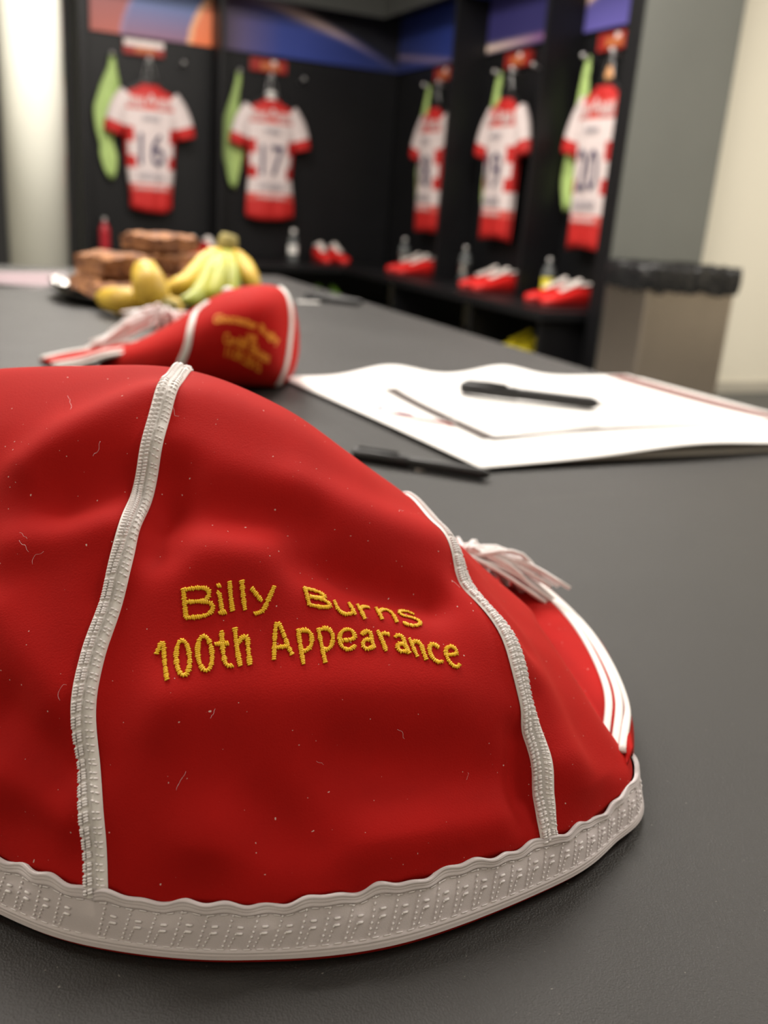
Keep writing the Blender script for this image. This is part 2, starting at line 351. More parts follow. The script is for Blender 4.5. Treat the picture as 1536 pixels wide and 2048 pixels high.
# ------------------------------------------------------------------ front cap (control net in metres)
NET=[[[0.0245,0.2004,0.6122],[0.0245,0.2044,0.6269],[0.0249,0.2105,0.6406],[0.0251,0.2183,0.6535],[0.0255,0.2273,0.666],[0.0293,0.236,0.6786],[0.0358,0.2448,0.6909],[0.0419,0.2556,0.7036],[0.0485,0.2683,0.7168],[0.0569,0.2838,0.7302],[0.0715,0.3155,0.7414],[0.0764,0.3258,0.7346],[0.0836,0.33,0.7237],[0.0919,0.3318,0.71],[0.1,0.335,0.695]],[[0.0573,0.1836,0.6122],[0.058,0.1874,0.6264],[0.0572,0.1942,0.6387],[0.0569,0.2023,0.6503],[0.0579,0.211,0.6618],[0.0602,0.2206,0.6732],[0.0646,0.2305,0.6849],[0.0703,0.2414,0.6967],[0.0774,0.254,0.7088],[0.0864,0.2694,0.721],[0.102,0.3006,0.7308],[0.1041,0.3111,0.7251],[0.1033,0.3193,0.717],[0.1014,0.3268,0.7068],[0.1,0.335,0.695]],[[0.099,0.174,0.6122],[0.0988,0.1796,0.6278],[0.0985,0.1862,0.6381],[0.0988,0.1938,0.6479],[0.0999,0.2021,0.6575],[0.1016,0.2114,0.667],[0.1046,0.2214,0.6768],[0.108,0.2328,0.6866],[0.1119,0.246,0.6966],[0.117,0.2622,0.7066],[0.1283,0.2934,0.7135],[0.1283,0.3049,0.7092],[0.1206,0.315,0.7056],[0.1096,0.3247,0.7013],[0.1,0.335,0.695]],[[0.1524,0.1788,0.6122],[0.1515,0.1834,0.626],[0.153,0.1881,0.637],[0.1546,0.1938,0.6473],[0.1541,0.2017,0.6565],[0.1538,0.2105,0.6653],[0.1538,0.2203,0.674],[0.1519,0.2324,0.6808],[0.1496,0.2466,0.6867],[0.1501,0.2624,0.6941],[0.1543,0.2919,0.6959],[0.1531,0.3052,0.6925],[0.1384,0.3155,0.6936],[0.118,0.3248,0.6957],[0.1,0.335,0.695]],[[0.1796,0.1877,0.6122],[0.1784,0.192,0.6231],[0.178,0.1968,0.6311],[0.1773,0.2027,0.6383],[0.1766,0.2096,0.6448],[0.176,0.2173,0.651],[0.1753,0.226,0.6566],[0.1748,0.2358,0.6618],[0.1741,0.2473,0.666],[0.1747,0.2607,0.67],[0.1817,0.2842,0.6703],[0.1803,0.3012,0.6674],[0.1581,0.3132,0.6755],[0.1273,0.3234,0.6871],[0.1,0.335,0.695]],[[0.204,0.2029,0.6122],[0.2028,0.2074,0.624],[0.2003,0.2121,0.6287],[0.1982,0.2172,0.6332],[0.1965,0.2227,0.6375],[0.1952,0.2286,0.6418],[0.1942,0.235,0.6458],[0.1934,0.2421,0.6496],[0.1931,0.2501,0.653],[0.1935,0.2595,0.6559],[0.1987,0.2759,0.6554],[0.1978,0.2956,0.6524],[0.1709,0.3096,0.6645],[0.1332,0.3215,0.682],[0.1,0.335,0.695]],[[0.225,0.2554,0.6122],[0.2238,0.2599,0.6206],[0.2123,0.2421,0.622],[0.2102,0.2472,0.6232],[0.2085,0.2527,0.6275],[0.2072,0.2586,0.6318],[0.2062,0.265,0.6358],[0.2054,0.2721,0.6396],[0.2051,0.2801,0.643],[0.2055,0.2895,0.6459],[0.2107,0.3059,0.6454],[0.2068,0.3181,0.6449],[0.1769,0.3246,0.6595],[0.1362,0.329,0.6795],[0.1,0.335,0.695]],[[0.24,0.31,0.615],[0.2378,0.3101,0.6195],[0.2338,0.3106,0.6248],[0.228,0.3115,0.6306],[0.2208,0.3128,0.6367],[0.2122,0.3143,0.6432],[0.2024,0.3161,0.6498],[0.1915,0.3181,0.6564],[0.1798,0.3203,0.663],[0.1673,0.3226,0.6695],[0.1543,0.325,0.6756],[0.1409,0.3275,0.6813],[0.1273,0.33,0.6866],[0.1136,0.3325,0.6912],[0.1,0.335,0.695]],[[0.2,0.375,0.6135],[0.2001,0.3754,0.6221],[0.1983,0.375,0.631],[0.195,0.3738,0.64],[0.1901,0.3719,0.6489],[0.184,0.3695,0.6575],[0.1768,0.3666,0.6657],[0.1687,0.3632,0.6733],[0.1598,0.3595,0.68],[0.1503,0.3556,0.6859],[0.1404,0.3515,0.6906],[0.1302,0.3473,0.694],[0.12,0.3431,0.696],[0.1099,0.339,0.6964],[0.1,0.335,0.695]],[[0.12,0.395,0.6135],[0.12,0.3963,0.6232],[0.1197,0.3962,0.6334],[0.119,0.3948,0.6436],[0.1181,0.3922,0.6537],[0.1169,0.3886,0.6634],[0.1154,0.3841,0.6725],[0.1138,0.3789,0.6808],[0.112,0.3731,0.6879],[0.1101,0.3669,0.6937],[0.1081,0.3605,0.698],[0.1061,0.3539,0.7005],[0.104,0.3474,0.701],[0.102,0.341,0.6992],[0.1,0.335,0.695]],[[0.03,0.385,0.6135],[0.0293,0.3859,0.6232],[0.03,0.3857,0.6334],[0.0321,0.3845,0.6436],[0.0353,0.3822,0.6537],[0.0396,0.3792,0.6634],[0.0447,0.3755,0.6725],[0.0506,0.3712,0.6808],[0.057,0.3665,0.6879],[0.0639,0.3614,0.6937],[0.0711,0.3561,0.698],[0.0785,0.3506,0.7005],[0.0858,0.3453,0.701],[0.0931,0.34,0.6992],[0.1,0.335,0.695]],[[-0.05,0.345,0.6135],[-0.0506,0.3454,0.6242],[-0.0483,0.3455,0.6354],[-0.0435,0.3454,0.6467],[-0.0364,0.345,0.6576],[-0.0273,0.3444,0.6681],[-0.0164,0.3436,0.6778],[-0.0041,0.3427,0.6864],[0.0095,0.3417,0.6937],[0.0239,0.3406,0.6994],[0.039,0.3394,0.7033],[0.0544,0.3383,0.705],[0.0699,0.3371,0.7044],[0.0852,0.336,0.7012],[0.1,0.335,0.695]],[[-0.0436,0.2999,0.6122],[-0.0422,0.3026,0.6288],[-0.0455,0.3084,0.6402],[-0.049,0.3152,0.6512],[-0.0481,0.3206,0.6631],[-0.0469,0.3267,0.6749],[-0.0438,0.3328,0.6862],[-0.0389,0.339,0.6971],[-0.0339,0.3466,0.708],[-0.0261,0.3552,0.717],[-0.018,0.3756,0.7238],[-0.0063,0.3898,0.7167],[0.0247,0.3771,0.7106],[0.0638,0.3535,0.7039],[0.1,0.335,0.695]],[[-0.019,0.2507,0.6122],[-0.0178,0.2539,0.6276],[-0.0184,0.2595,0.6404],[-0.019,0.2663,0.6527],[-0.018,0.2734,0.6648],[-0.0165,0.2815,0.6768],[-0.0136,0.2899,0.6887],[-0.0102,0.2995,0.7006],[-0.0054,0.3104,0.7124],[-0.0,0.3239,0.7242],[0.0055,0.3531,0.7343],[0.0158,0.3662,0.727],[0.0406,0.3598,0.7181],[0.0714,0.3455,0.7074],[0.1,0.335,0.695]],[[0.0029,0.2204,0.6122],[0.0039,0.2239,0.6275],[0.0036,0.23,0.6409],[0.0043,0.237,0.6537],[0.0054,0.245,0.6662],[0.0083,0.2534,0.6787],[0.0119,0.2628,0.6911],[0.0165,0.2733,0.7036],[0.0219,0.2855,0.7163],[0.0282,0.3006,0.7292],[0.0384,0.3315,0.74],[0.0463,0.3429,0.7329],[0.0623,0.3426,0.7224],[0.0817,0.3376,0.7094],[0.1,0.335,0.695]]]
FOLDS=[[[0.0194,0.2888,0.717],[0.058,0.2968,0.7355],0.009,0.0034],[[0.029,0.2731,0.7117],[0.044,0.2713,0.7176],0.01,-0.004],[[0.013,0.2709,0.6989],[0.0379,0.2616,0.7071],0.008,0.002],[[0.0583,0.2686,0.72],[0.0507,0.2513,0.7028],0.008,-0.004],[[0.0764,0.2949,0.7347],[0.1213,0.2787,0.712],0.014,0.0025],[[0.0571,0.2596,0.7118],[0.0945,0.2537,0.707],0.01,-0.0036],[[0.0603,0.2478,0.7016],[0.0908,0.2421,0.6969],0.01,0.002],[[0.0965,0.26,0.7123],[0.1389,0.2532,0.695],0.012,0.003],[[0.0924,0.2421,0.6968],[0.1312,0.2326,0.6847],0.008,-0.004200000000000001],[[0.0483,0.2198,0.669],[0.1241,0.2086,0.6653],0.012,0.0022],[[0.0606,0.2032,0.6527],[0.0769,0.1875,0.6362],0.01,-0.0032],[[0.092,0.1989,0.6534],[0.1415,0.19,0.6434],0.013,-0.0032],[[0.1483,0.1973,0.6529],[0.1453,0.1849,0.6322],0.006,-0.003],[[0.0524,0.1968,0.6404],[0.0587,0.2037,0.6528],0.01,0.0022],[[0.0792,0.1859,0.6345],[0.1341,0.1843,0.6337],0.01,0.0022],[[0.163,0.1939,0.6432],[0.1825,0.1955,0.626],0.009,0.0015],[[0.1581,0.2053,0.6587],[0.1593,0.1967,0.6493],0.008,-0.002],[[0.1492,0.2404,0.6847],[0.1645,0.2227,0.6682],0.007,-0.0015],[[0.0072,0.2575,0.6817],[0.0171,0.2341,0.6673],0.009,0.0022],[[0.0078,0.2397,0.6628],[0.0185,0.2223,0.6526],0.009,-0.0026],[[0.0079,0.2234,0.6371],[0.0189,0.2107,0.6326],0.009,-0.002],[[0.0051,0.2314,0.6465],[0.0174,0.2163,0.6414],0.009,0.0018],[[0.0368,0.2438,0.6903],[0.0345,0.2169,0.6588],0.008,-0.0015],[[0.0363,0.2162,0.6589],[0.0456,0.2194,0.6675],0.009,0.0015]]
LETTERS=[["B",[[[0.6202,0.4598],[0.6917,0.427]],[[0.6252,0.4591],[0.7545,0.4666],[0.8266,0.4666],[0.8344,0.4578],[0.7935,0.452],[0.6725,0.4459]],[[0.6725,0.4459],[0.8212,0.4522],[0.8851,0.4496],[0.8779,0.4402],[0.8169,0.4334],[0.6924,0.4265]]]],["i",[[[0.8946,0.4744],[0.9216,0.4763]],[[0.9104,0.4648],[0.9202,0.4657],[0.9696,0.4441]],[[0.947,0.4421],[0.9926,0.4454]]]],["l",[[[0.9798,0.4823],[1.0454,0.4479]]]],["l",[[[1.0709,0.487],[1.136,0.453]]]],["y",[[[1.1574,0.4813],[1.2541,0.4683]],[[1.3202,0.4908],[1.2892,0.4704],[1.263,0.4569],[1.2066,0.4505]]]],["B",[[[1.5571,0.5021],[1.5976,0.4785]],[[1.5574,0.5015],[1.6487,0.5023],[1.7107,0.4992],[1.6986,0.4937],[1.6024,0.4911]],[[1.6024,0.4911],[1.7093,0.4909],[1.7572,0.4838],[1.6891,0.4795],[1.5973,0.4791]]]],["u",[[[1.7892,0.4938],[1.8137,0.4812],[1.8616,0.4754],[1.916,0.4781],[1.9297,0.4824]],[[1.9077,0.4957],[1.9454,0.4755]]]],["r",[[[1.9761,0.4955],[2.0105,0.472]],[[1.9846,0.4883],[2.0269,0.4939],[2.0701,0.4931]]]],["n",[[[2.1198,0.4943],[2.1369,0.4721]],[[2.1283,0.486],[2.1702,0.4924],[2.2131,0.4902],[2.228,0.4808],[2.2348,0.465]]]],["s",[[[2.3865,0.4855],[2.3593,0.4919],[2.3062,0.4925],[2.2816,0.4861],[2.3068,0.48],[2.3629,0.4754],[2.394,0.4679],[2.3741,0.4601],[2.3214,0.4598],[2.2685,0.4667]]]],["1",[[[0.5279,0.3749],[0.5565,0.3894],[0.6443,0.3443]]]],["0",[[[0.6988,0.3981],[0.6831,0.3958],[0.6747,0.3908],[0.6744,0.3838],[0.6816,0.3757],[0.6945,0.3676],[0.7113,0.3606],[0.7302,0.3556],[0.7495,0.3533],[0.7672,0.3541],[0.7809,0.3578],[0.7884,0.364],[0.788,0.3718],[0.7792,0.3801],[0.7632,0.3878],[0.7422,0.3939],[0.7195,0.3975],[0.6988,0.3981]]]],["0",[[[0.856,0.4094],[0.8392,0.407],[0.8294,0.402],[0.8277,0.3951],[0.8339,0.3871],[0.8467,0.3791],[0.864,0.3722],[0.8839,0.3673],[0.9042,0.3651],[0.9227,0.3659],[0.937,0.3696],[0.9448,0.3758],[0.9448,0.3835],[0.9364,0.3917],[0.9208,0.3994],[0.9001,0.4053],[0.8774,0.4088],[0.856,0.4094]]]],["t",[[[0.9864,0.4195],[1.0108,0.3992],[1.0405,0.3801],[1.0684,0.3758],[1.0927,0.3776]],[[0.9553,0.402],[1.0544,0.4063]]]],["h",[[[1.0809,0.4267],[1.1125,0.4024],[1.1492,0.3776]],[[1.1129,0.4064],[1.1385,0.416],[1.1757,0.4184],[1.1909,0.405],[1.2124,0.3824]]]],["A",[[[1.3737,0.3944],[1.3811,0.4455],[1.4985,0.4037]],[[1.3823,0.4109],[1.4637,0.416]]]],["p",[[[1.5291,0.4414],[1.5525,0.417],[1.5737,0.3923]],[[1.5331,0.4391],[1.5882,0.4428],[1.6245,0.4359],[1.6217,0.4215],[1.5871,0.4131],[1.5567,0.4128]]]],["p",[[[1.6717,0.4474],[1.698,0.4211],[1.7189,0.3982]],[[1.6752,0.4457],[1.7372,0.4501],[1.7728,0.4402],[1.7616,0.4252],[1.7318,0.4188],[1.7014,0.4187]]]],["e",[[[1.8226,0.4336],[1.9218,0.4394],[1.9104,0.4504],[1.8694,0.4522],[1.8286,0.4454],[1.8195,0.4329],[1.8439,0.4231],[1.8894,0.4218],[1.9298,0.4289]]]],["a",[[[1.9791,0.4461],[2.0119,0.4519],[2.0393,0.4494],[2.0448,0.4365],[2.056,0.4237]],[[2.0424,0.4386],[1.9962,0.4376],[1.9789,0.4288],[2.0052,0.423],[2.051,0.4271]]]],["r",[[[2.0919,0.4522],[2.115,0.4356],[2.129,0.4196]],[[2.1007,0.4439],[2.129,0.4486],[2.1628,0.4462]]]],["a",[[[2.2003,0.4414],[2.2247,0.4445],[2.2471,0.4398],[2.2533,0.4268],[2.2696,0.4116]],[[2.251,0.4276],[2.2165,0.4298],[2.2022,0.4232],[2.2236,0.4164],[2.2644,0.4174]]]],["n",[[[2.2868,0.4367],[2.2999,0.4184],[2.3115,0.4053]],[[2.292,0.4279],[2.3248,0.432],[2.347,0.4248],[2.3521,0.4117],[2.3584,0.3994]]]],["c",[[[2.4471,0.417],[2.425,0.4236],[2.3979,0.4202],[2.3899,0.4082],[2.4065,0.3961],[2.4353,0.3914],[2.453,0.3942]]]],["e",[[[2.4847,0.4017],[2.5488,0.4028],[2.5437,0.4134],[2.5178,0.4158],[2.4895,0.4117],[2.4823,0.3981],[2.5004,0.3851],[2.5268,0.3803],[2.5483,0.3838]]]]]
NET2=[[[0.1425,1.0291,0.6115],[0.1573,0.9797,0.621],[0.1816,0.9401,0.6321],[0.206,0.9138,0.6437],[0.2274,0.899,0.6542],[0.2495,0.8882,0.6622],[0.2727,0.8814,0.6671],[0.2945,0.8853,0.6696],[0.3148,0.9032,0.6712],[0.3291,0.9208,0.6719],[0.3389,0.9404,0.67]],[[0.1425,1.0301,0.6134],[0.1573,0.9836,0.63],[0.1817,0.9459,0.6452],[0.206,0.9206,0.6608],[0.2271,0.9062,0.6748],[0.249,0.8956,0.6856],[0.272,0.8886,0.6917],[0.2936,0.8916,0.6935],[0.3137,0.9076,0.691],[0.3283,0.9233,0.6839],[0.3387,0.941,0.6732]],[[0.1427,1.0327,0.6149],[0.1585,0.9944,0.6341],[0.1838,0.9619,0.6514],[0.2089,0.9393,0.6693],[0.2303,0.9257,0.6857],[0.2523,0.915,0.6985],[0.2753,0.907,0.7054],[0.2964,0.9073,0.707],[0.3154,0.9182,0.7024],[0.3292,0.9292,0.6908],[0.3388,0.9423,0.675]],[[0.1432,1.0369,0.6153],[0.1609,1.0118,0.6347],[0.1882,0.9877,0.6525],[0.2147,0.9692,0.6718],[0.2369,0.9566,0.6898],[0.2595,0.9457,0.7041],[0.2827,0.9361,0.7117],[0.303,0.932,0.7134],[0.3198,0.9347,0.7079],[0.3317,0.9384,0.6941],[0.3393,0.9443,0.6758]],[[0.1441,1.0439,0.6143],[0.1654,1.0405,0.6308],[0.1962,1.0301,0.6473],[0.2254,1.0183,0.6667],[0.2493,1.0074,0.6857],[0.273,0.9959,0.7009],[0.2967,0.9836,0.7092],[0.3157,0.9721,0.7115],[0.3286,0.9612,0.7068],[0.3368,0.9532,0.6933],[0.3404,0.9475,0.6757]],[[0.1449,1.049,0.6127],[0.169,1.0615,0.6251],[0.2025,1.0612,0.6393],[0.2339,1.0542,0.6576],[0.2592,1.0445,0.6762],[0.2839,1.0326,0.6913],[0.3081,1.0182,0.6999],[0.3261,1.0012,0.7031],[0.336,0.9804,0.7003],[0.341,0.9639,0.6894],[0.3413,0.9497,0.6747]],[[0.1455,1.0523,0.6115],[0.1717,1.0752,0.6177],[0.2071,1.0814,0.6285],[0.2403,1.0775,0.6442],[0.2667,1.0685,0.6611],[0.2923,1.0561,0.675],[0.317,1.0403,0.6834],[0.3343,1.0197,0.6878],[0.3419,0.9926,0.6884],[0.3445,0.9707,0.6823],[0.3421,0.9512,0.6729]],[[0.1459,1.0539,0.6115],[0.1734,1.0821,0.6115],[0.2102,1.0915,0.6146],[0.2446,1.089,0.6264],[0.2719,1.0801,0.64],[0.2982,1.0674,0.6516],[0.3233,1.0508,0.6594],[0.3402,1.0284,0.6654],[0.3463,0.9981,0.6709],[0.3471,0.9737,0.6722],[0.3427,0.9518,0.6703]],[[0.146,1.0539,0.6115],[0.174,1.0818,0.6115],[0.2113,1.091,0.6115],[0.2463,1.0882,0.6115],[0.2742,1.079,0.6115],[0.301,1.066,0.6172],[0.3265,1.0492,0.6237],[0.3435,1.0268,0.6319],[0.349,0.9968,0.6446],[0.3486,0.9729,0.657],[0.3431,0.9516,0.6666]],[[0.146,1.052,0.6115],[0.1735,1.0743,0.6115],[0.2103,1.0799,0.6115],[0.2451,1.0752,0.6115],[0.273,1.0654,0.6115],[0.3,1.0523,0.6115],[0.3256,1.0361,0.6115],[0.3429,1.0155,0.6117],[0.3489,0.9891,0.6285],[0.3486,0.9686,0.6477],[0.3432,0.9507,0.6642]],[[0.1456,1.0486,0.6115],[0.1717,1.0602,0.6115],[0.2071,1.059,0.6115],[0.2408,1.0509,0.6115],[0.2682,1.0402,0.6115],[0.2948,1.0272,0.6115],[0.3204,1.0123,0.6115],[0.3383,0.9953,0.6115],[0.346,0.9756,0.6197],[0.347,0.9611,0.6425],[0.3429,0.949,0.6629]],[[0.145,1.0435,0.6115],[0.1685,1.039,0.6115],[0.2013,1.0276,0.6115],[0.233,1.0146,0.6115],[0.2592,1.0026,0.6115],[0.2851,0.99,0.6115],[0.3102,0.9771,0.6115],[0.3292,0.9655,0.6115],[0.3398,0.9558,0.6186],[0.3435,0.95,0.6415],[0.3421,0.9466,0.6625]],[[0.144,1.0365,0.6115],[0.1638,1.0104,0.6115],[0.1929,0.9854,0.6115],[0.2216,0.9658,0.6115],[0.246,0.9523,0.6115],[0.2705,0.9404,0.6115],[0.295,0.9302,0.6115],[0.3154,0.9259,0.6115],[0.3302,0.9296,0.6251],[0.338,0.9354,0.6449],[0.3409,0.9435,0.6632]],[[0.1433,1.0324,0.6115],[0.1607,0.9933,0.6115],[0.1874,0.9602,0.6115],[0.2141,0.9368,0.6115],[0.2371,0.9223,0.6136],[0.2607,0.9109,0.617],[0.2847,0.9025,0.6204],[0.3059,0.9026,0.6254],[0.3235,0.9143,0.6356],[0.3342,0.9268,0.6508],[0.3401,0.9417,0.6646]],[[0.1428,1.0299,0.6115],[0.1584,0.983,0.6115],[0.1836,0.945,0.617],[0.2088,0.9193,0.6244],[0.2308,0.9044,0.6312],[0.2536,0.8934,0.6363],[0.2772,0.8861,0.6402],[0.2989,0.889,0.6439],[0.3183,0.9054,0.6502],[0.3311,0.9219,0.6593],[0.3394,0.9407,0.6668]]]
SEAM2=[[[-1.299,0.2792],[-0.567,0.2914],[0.486,0.3315],[1.528,0.3548],[2.432,0.3782],[2.89,0.4283]],[[-2.546,0.6908],[-1.608,0.7464],[-0.578,0.7953],[0.612,0.8365],[2.318,0.832],[3.748,0.7709]]]
TEXT2=[["Gloucester Rugby",[[0.956,0.4416],[0.486,0.5773],[-0.349,0.7141]],[[1.368,0.4494],[0.773,0.5851],[-0.063,0.7253]]],["vs",[[0.063,0.5628],[0.006,0.5784],[-0.097,0.604]],[[0.349,0.5706],[0.292,0.5862],[0.189,0.6118]]],["Cardiff Blues",[[0.074,0.4727],[-0.326,0.5562],[-0.956,0.6529]],[[0.429,0.4816],[0.029,0.5651],[-0.567,0.6652]]],["11.09.2015",[[-0.429,0.4761],[-0.784,0.5417],[-1.356,0.6096]],[[-0.097,0.485],[-0.452,0.5506],[-0.921,0.6196]]]]
PEAK_OUT=[[0.2773,0.4144,0.613],[0.2799,0.3921,0.613],[0.2799,0.3678,0.613],[0.2752,0.3381,0.613],[0.2651,0.3014,0.613],[0.2479,0.2659,0.613],[0.2322,0.2404,0.613],[0.2182,0.2235,0.613],[0.2111,0.2159,0.613]]
PEAK_IN=[[0.2186,0.3533,0.624],[0.218,0.3241,0.624],[0.2175,0.2981,0.624],[0.2165,0.2793,0.624],[0.2136,0.2606,0.624],[0.2084,0.2404,0.624],[0.2037,0.2234,0.624],[0.2005,0.2119,0.624],[0.1978,0.2047,0.624]]
PT_t1=[[0.2461,0.3562,0.6245],[0.2514,0.3395,0.6245],[0.2479,0.3146,0.6245],[0.2386,0.2859,0.6245],[0.2262,0.2578,0.6245],[0.2146,0.2376,0.6245],[0.1988,0.2182,0.6245]]
PT_t2=[[0.252,0.3586,0.6245],[0.2546,0.3386,0.6245],[0.2508,0.3115,0.6245],[0.2416,0.2825,0.6245],[0.2301,0.2558,0.6245],[0.2174,0.2349,0.6245],[0.1989,0.2133,0.6245]]
PT_t3=[[0.2581,0.361,0.6245],[0.258,0.3383,0.6245],[0.2532,0.3086,0.6245],[0.2437,0.2786,0.6245],[0.2318,0.2519,0.6245],[0.2194,0.2324,0.6245],[0.1991,0.2097,0.6245]]
BANANAS=[[[0.4522,1.6702,0.7065],[0.4083,1.6137,0.6851],[0.365,1.5681,0.6547],[0.3231,1.5662,0.6438]],[[0.4554,1.6687,0.7068],[0.4101,1.5795,0.674],[0.3691,1.5216,0.6355],[0.3387,1.503,0.6052]],[[0.4587,1.6671,0.7071],[0.423,1.5732,0.6792],[0.4021,1.5278,0.6502],[0.3862,1.5133,0.6232]],[[0.4619,1.6655,0.7073],[0.4445,1.585,0.679],[0.4341,1.5456,0.6493],[0.4238,1.5284,0.6263]],[[0.4686,1.6734,0.7071],[0.4735,1.6154,0.6859],[0.4788,1.5795,0.6598],[0.484,1.577,0.639]],[[0.2867,1.4616,0.6083],[0.285,1.4402,0.6411],[0.279,1.4542,0.6692],[0.2786,1.4989,0.6891]],[[0.2872,1.4836,0.6131],[0.2606,1.4631,0.6243],[0.238,1.4852,0.6234],[0.2171,1.5398,0.6084]],[[0.2929,1.4808,0.612],[0.2987,1.4446,0.6259],[0.3103,1.4279,0.6192],[0.3243,1.4322,0.6068]]]

NET = np.array(NET); NET2 = np.array(NET2)
def _cr(a, b, c, d, t): return .5*(2*b+(c-a)*t+(2*a-5*b+4*c-d)*t*t+(3*b-a-3*c+d)*t**3)
def surf(u, v, N):
    m, n = N.shape[:2]
    u = np.asarray(u, float) % m; v = np.clip(np.asarray(v, float), 0, 1)*(n-1)
    i = np.floor(u).astype(int) % m; fu = (u-np.floor(u))[..., None]
    j = np.minimum(np.floor(v).astype(int), n-2); fv = (v-j)[..., None]
    cols = []
    for a in (-1, 0, 1, 2):
        ii = (i+a) % m; row = []
        for b in (-1, 0, 1, 2):
            jj = j+b
            p = N[ii, np.clip(jj, 0, n-1)]
            p = np.where((jj < 0)[..., None], 2*N[ii, 0]-N[ii, 1], p)
            p = np.where((jj > n-1)[..., None], 2*N[ii, n-1]-N[ii, n-2], p)
            row.append(p)
        cols.append(_cr(*row, fv))
    return _cr(*cols, fu)
CEN1 = np.array([.10, .29, .635])
def norm_of(f, u, v, cen, e=2e-3):
    u = np.asarray(u, float); v = np.asarray(v, float)
    v0 = np.clip(v-e, 0, 1); v1 = np.clip(v+e, 0, 1)
    a = f(u+e*6, v)-f(u-e*6, v); b = f(u, v1)-f(u, v0)
    n = np.cross(a, b); n /= np.linalg.norm(n, axis=-1, keepdims=True)+1e-12
    s = np.sign(((f(u, v)-cen)*n).sum(-1, keepdims=True)); s[s == 0] = 1
    return n*s
def base1(u, v): return surf(u, v, NET)
def fold_h(P):
    h = np.zeros(P.shape[:-1])
    for a, b, wd, amp in FOLDS:
        a = np.array(a); d = np.array(b)-a; L2 = d.dot(d)
        t = np.clip(((P-a)@d)/L2, 0, 1)
        q = np.linalg.norm(P-(a+t[..., None]*d), axis=-1)
        h += 1.35*amp*np.exp(-(q/wd)**2)
    return h
def cap1(u, v):
    P = base1(u, v); n = norm_of(base1, u, v, CEN1)
    k = np.clip((np.asarray(v)-.06)/.08, 0, 1)
    return P+n*(fold_h(P)*k)[..., None]
def crown1(u, v):
    # the velvet itself tucks in a little under the band
    P = cap1(u, v); tuck = np.clip((.072-np.asarray(v))/.012, 0, 1)*.0014
    return P-n1(u, v)*tuck[..., None]
def n1(u, v): return norm_of(cap1, u, v, CEN1)
def grid_faces(a, b, closed=False):
    f = []
    for i in range(a-1):
        for j in range(b-1):
            f.append((i*b+j, (i+1)*b+j, (i+1)*b+j+1, i*b+j+1))
    if closed:
        for j in range(b-1): f.append(((a-1)*b+j, j, j+1, (a-1)*b+j+1))
    return f
def strip_along(f, nf, us, vs, half, prof, off):
    """cord tape: sweep a cross profile (w, h in mm) along the surface curve us, vs"""
    P = f(us, vs); n = nf(us, vs)
    T = np.gradient(P, axis=0); T /= np.linalg.norm(T, axis=1)[:, None]+1e-12
    S = np.cross(T, n); S /= np.linalg.norm(S, axis=1)[:, None]+1e-12
    V = np.stack([P+S*(w_*half)+n*h for w_, h in prof], 1)-off
    return V, P, n, T, S

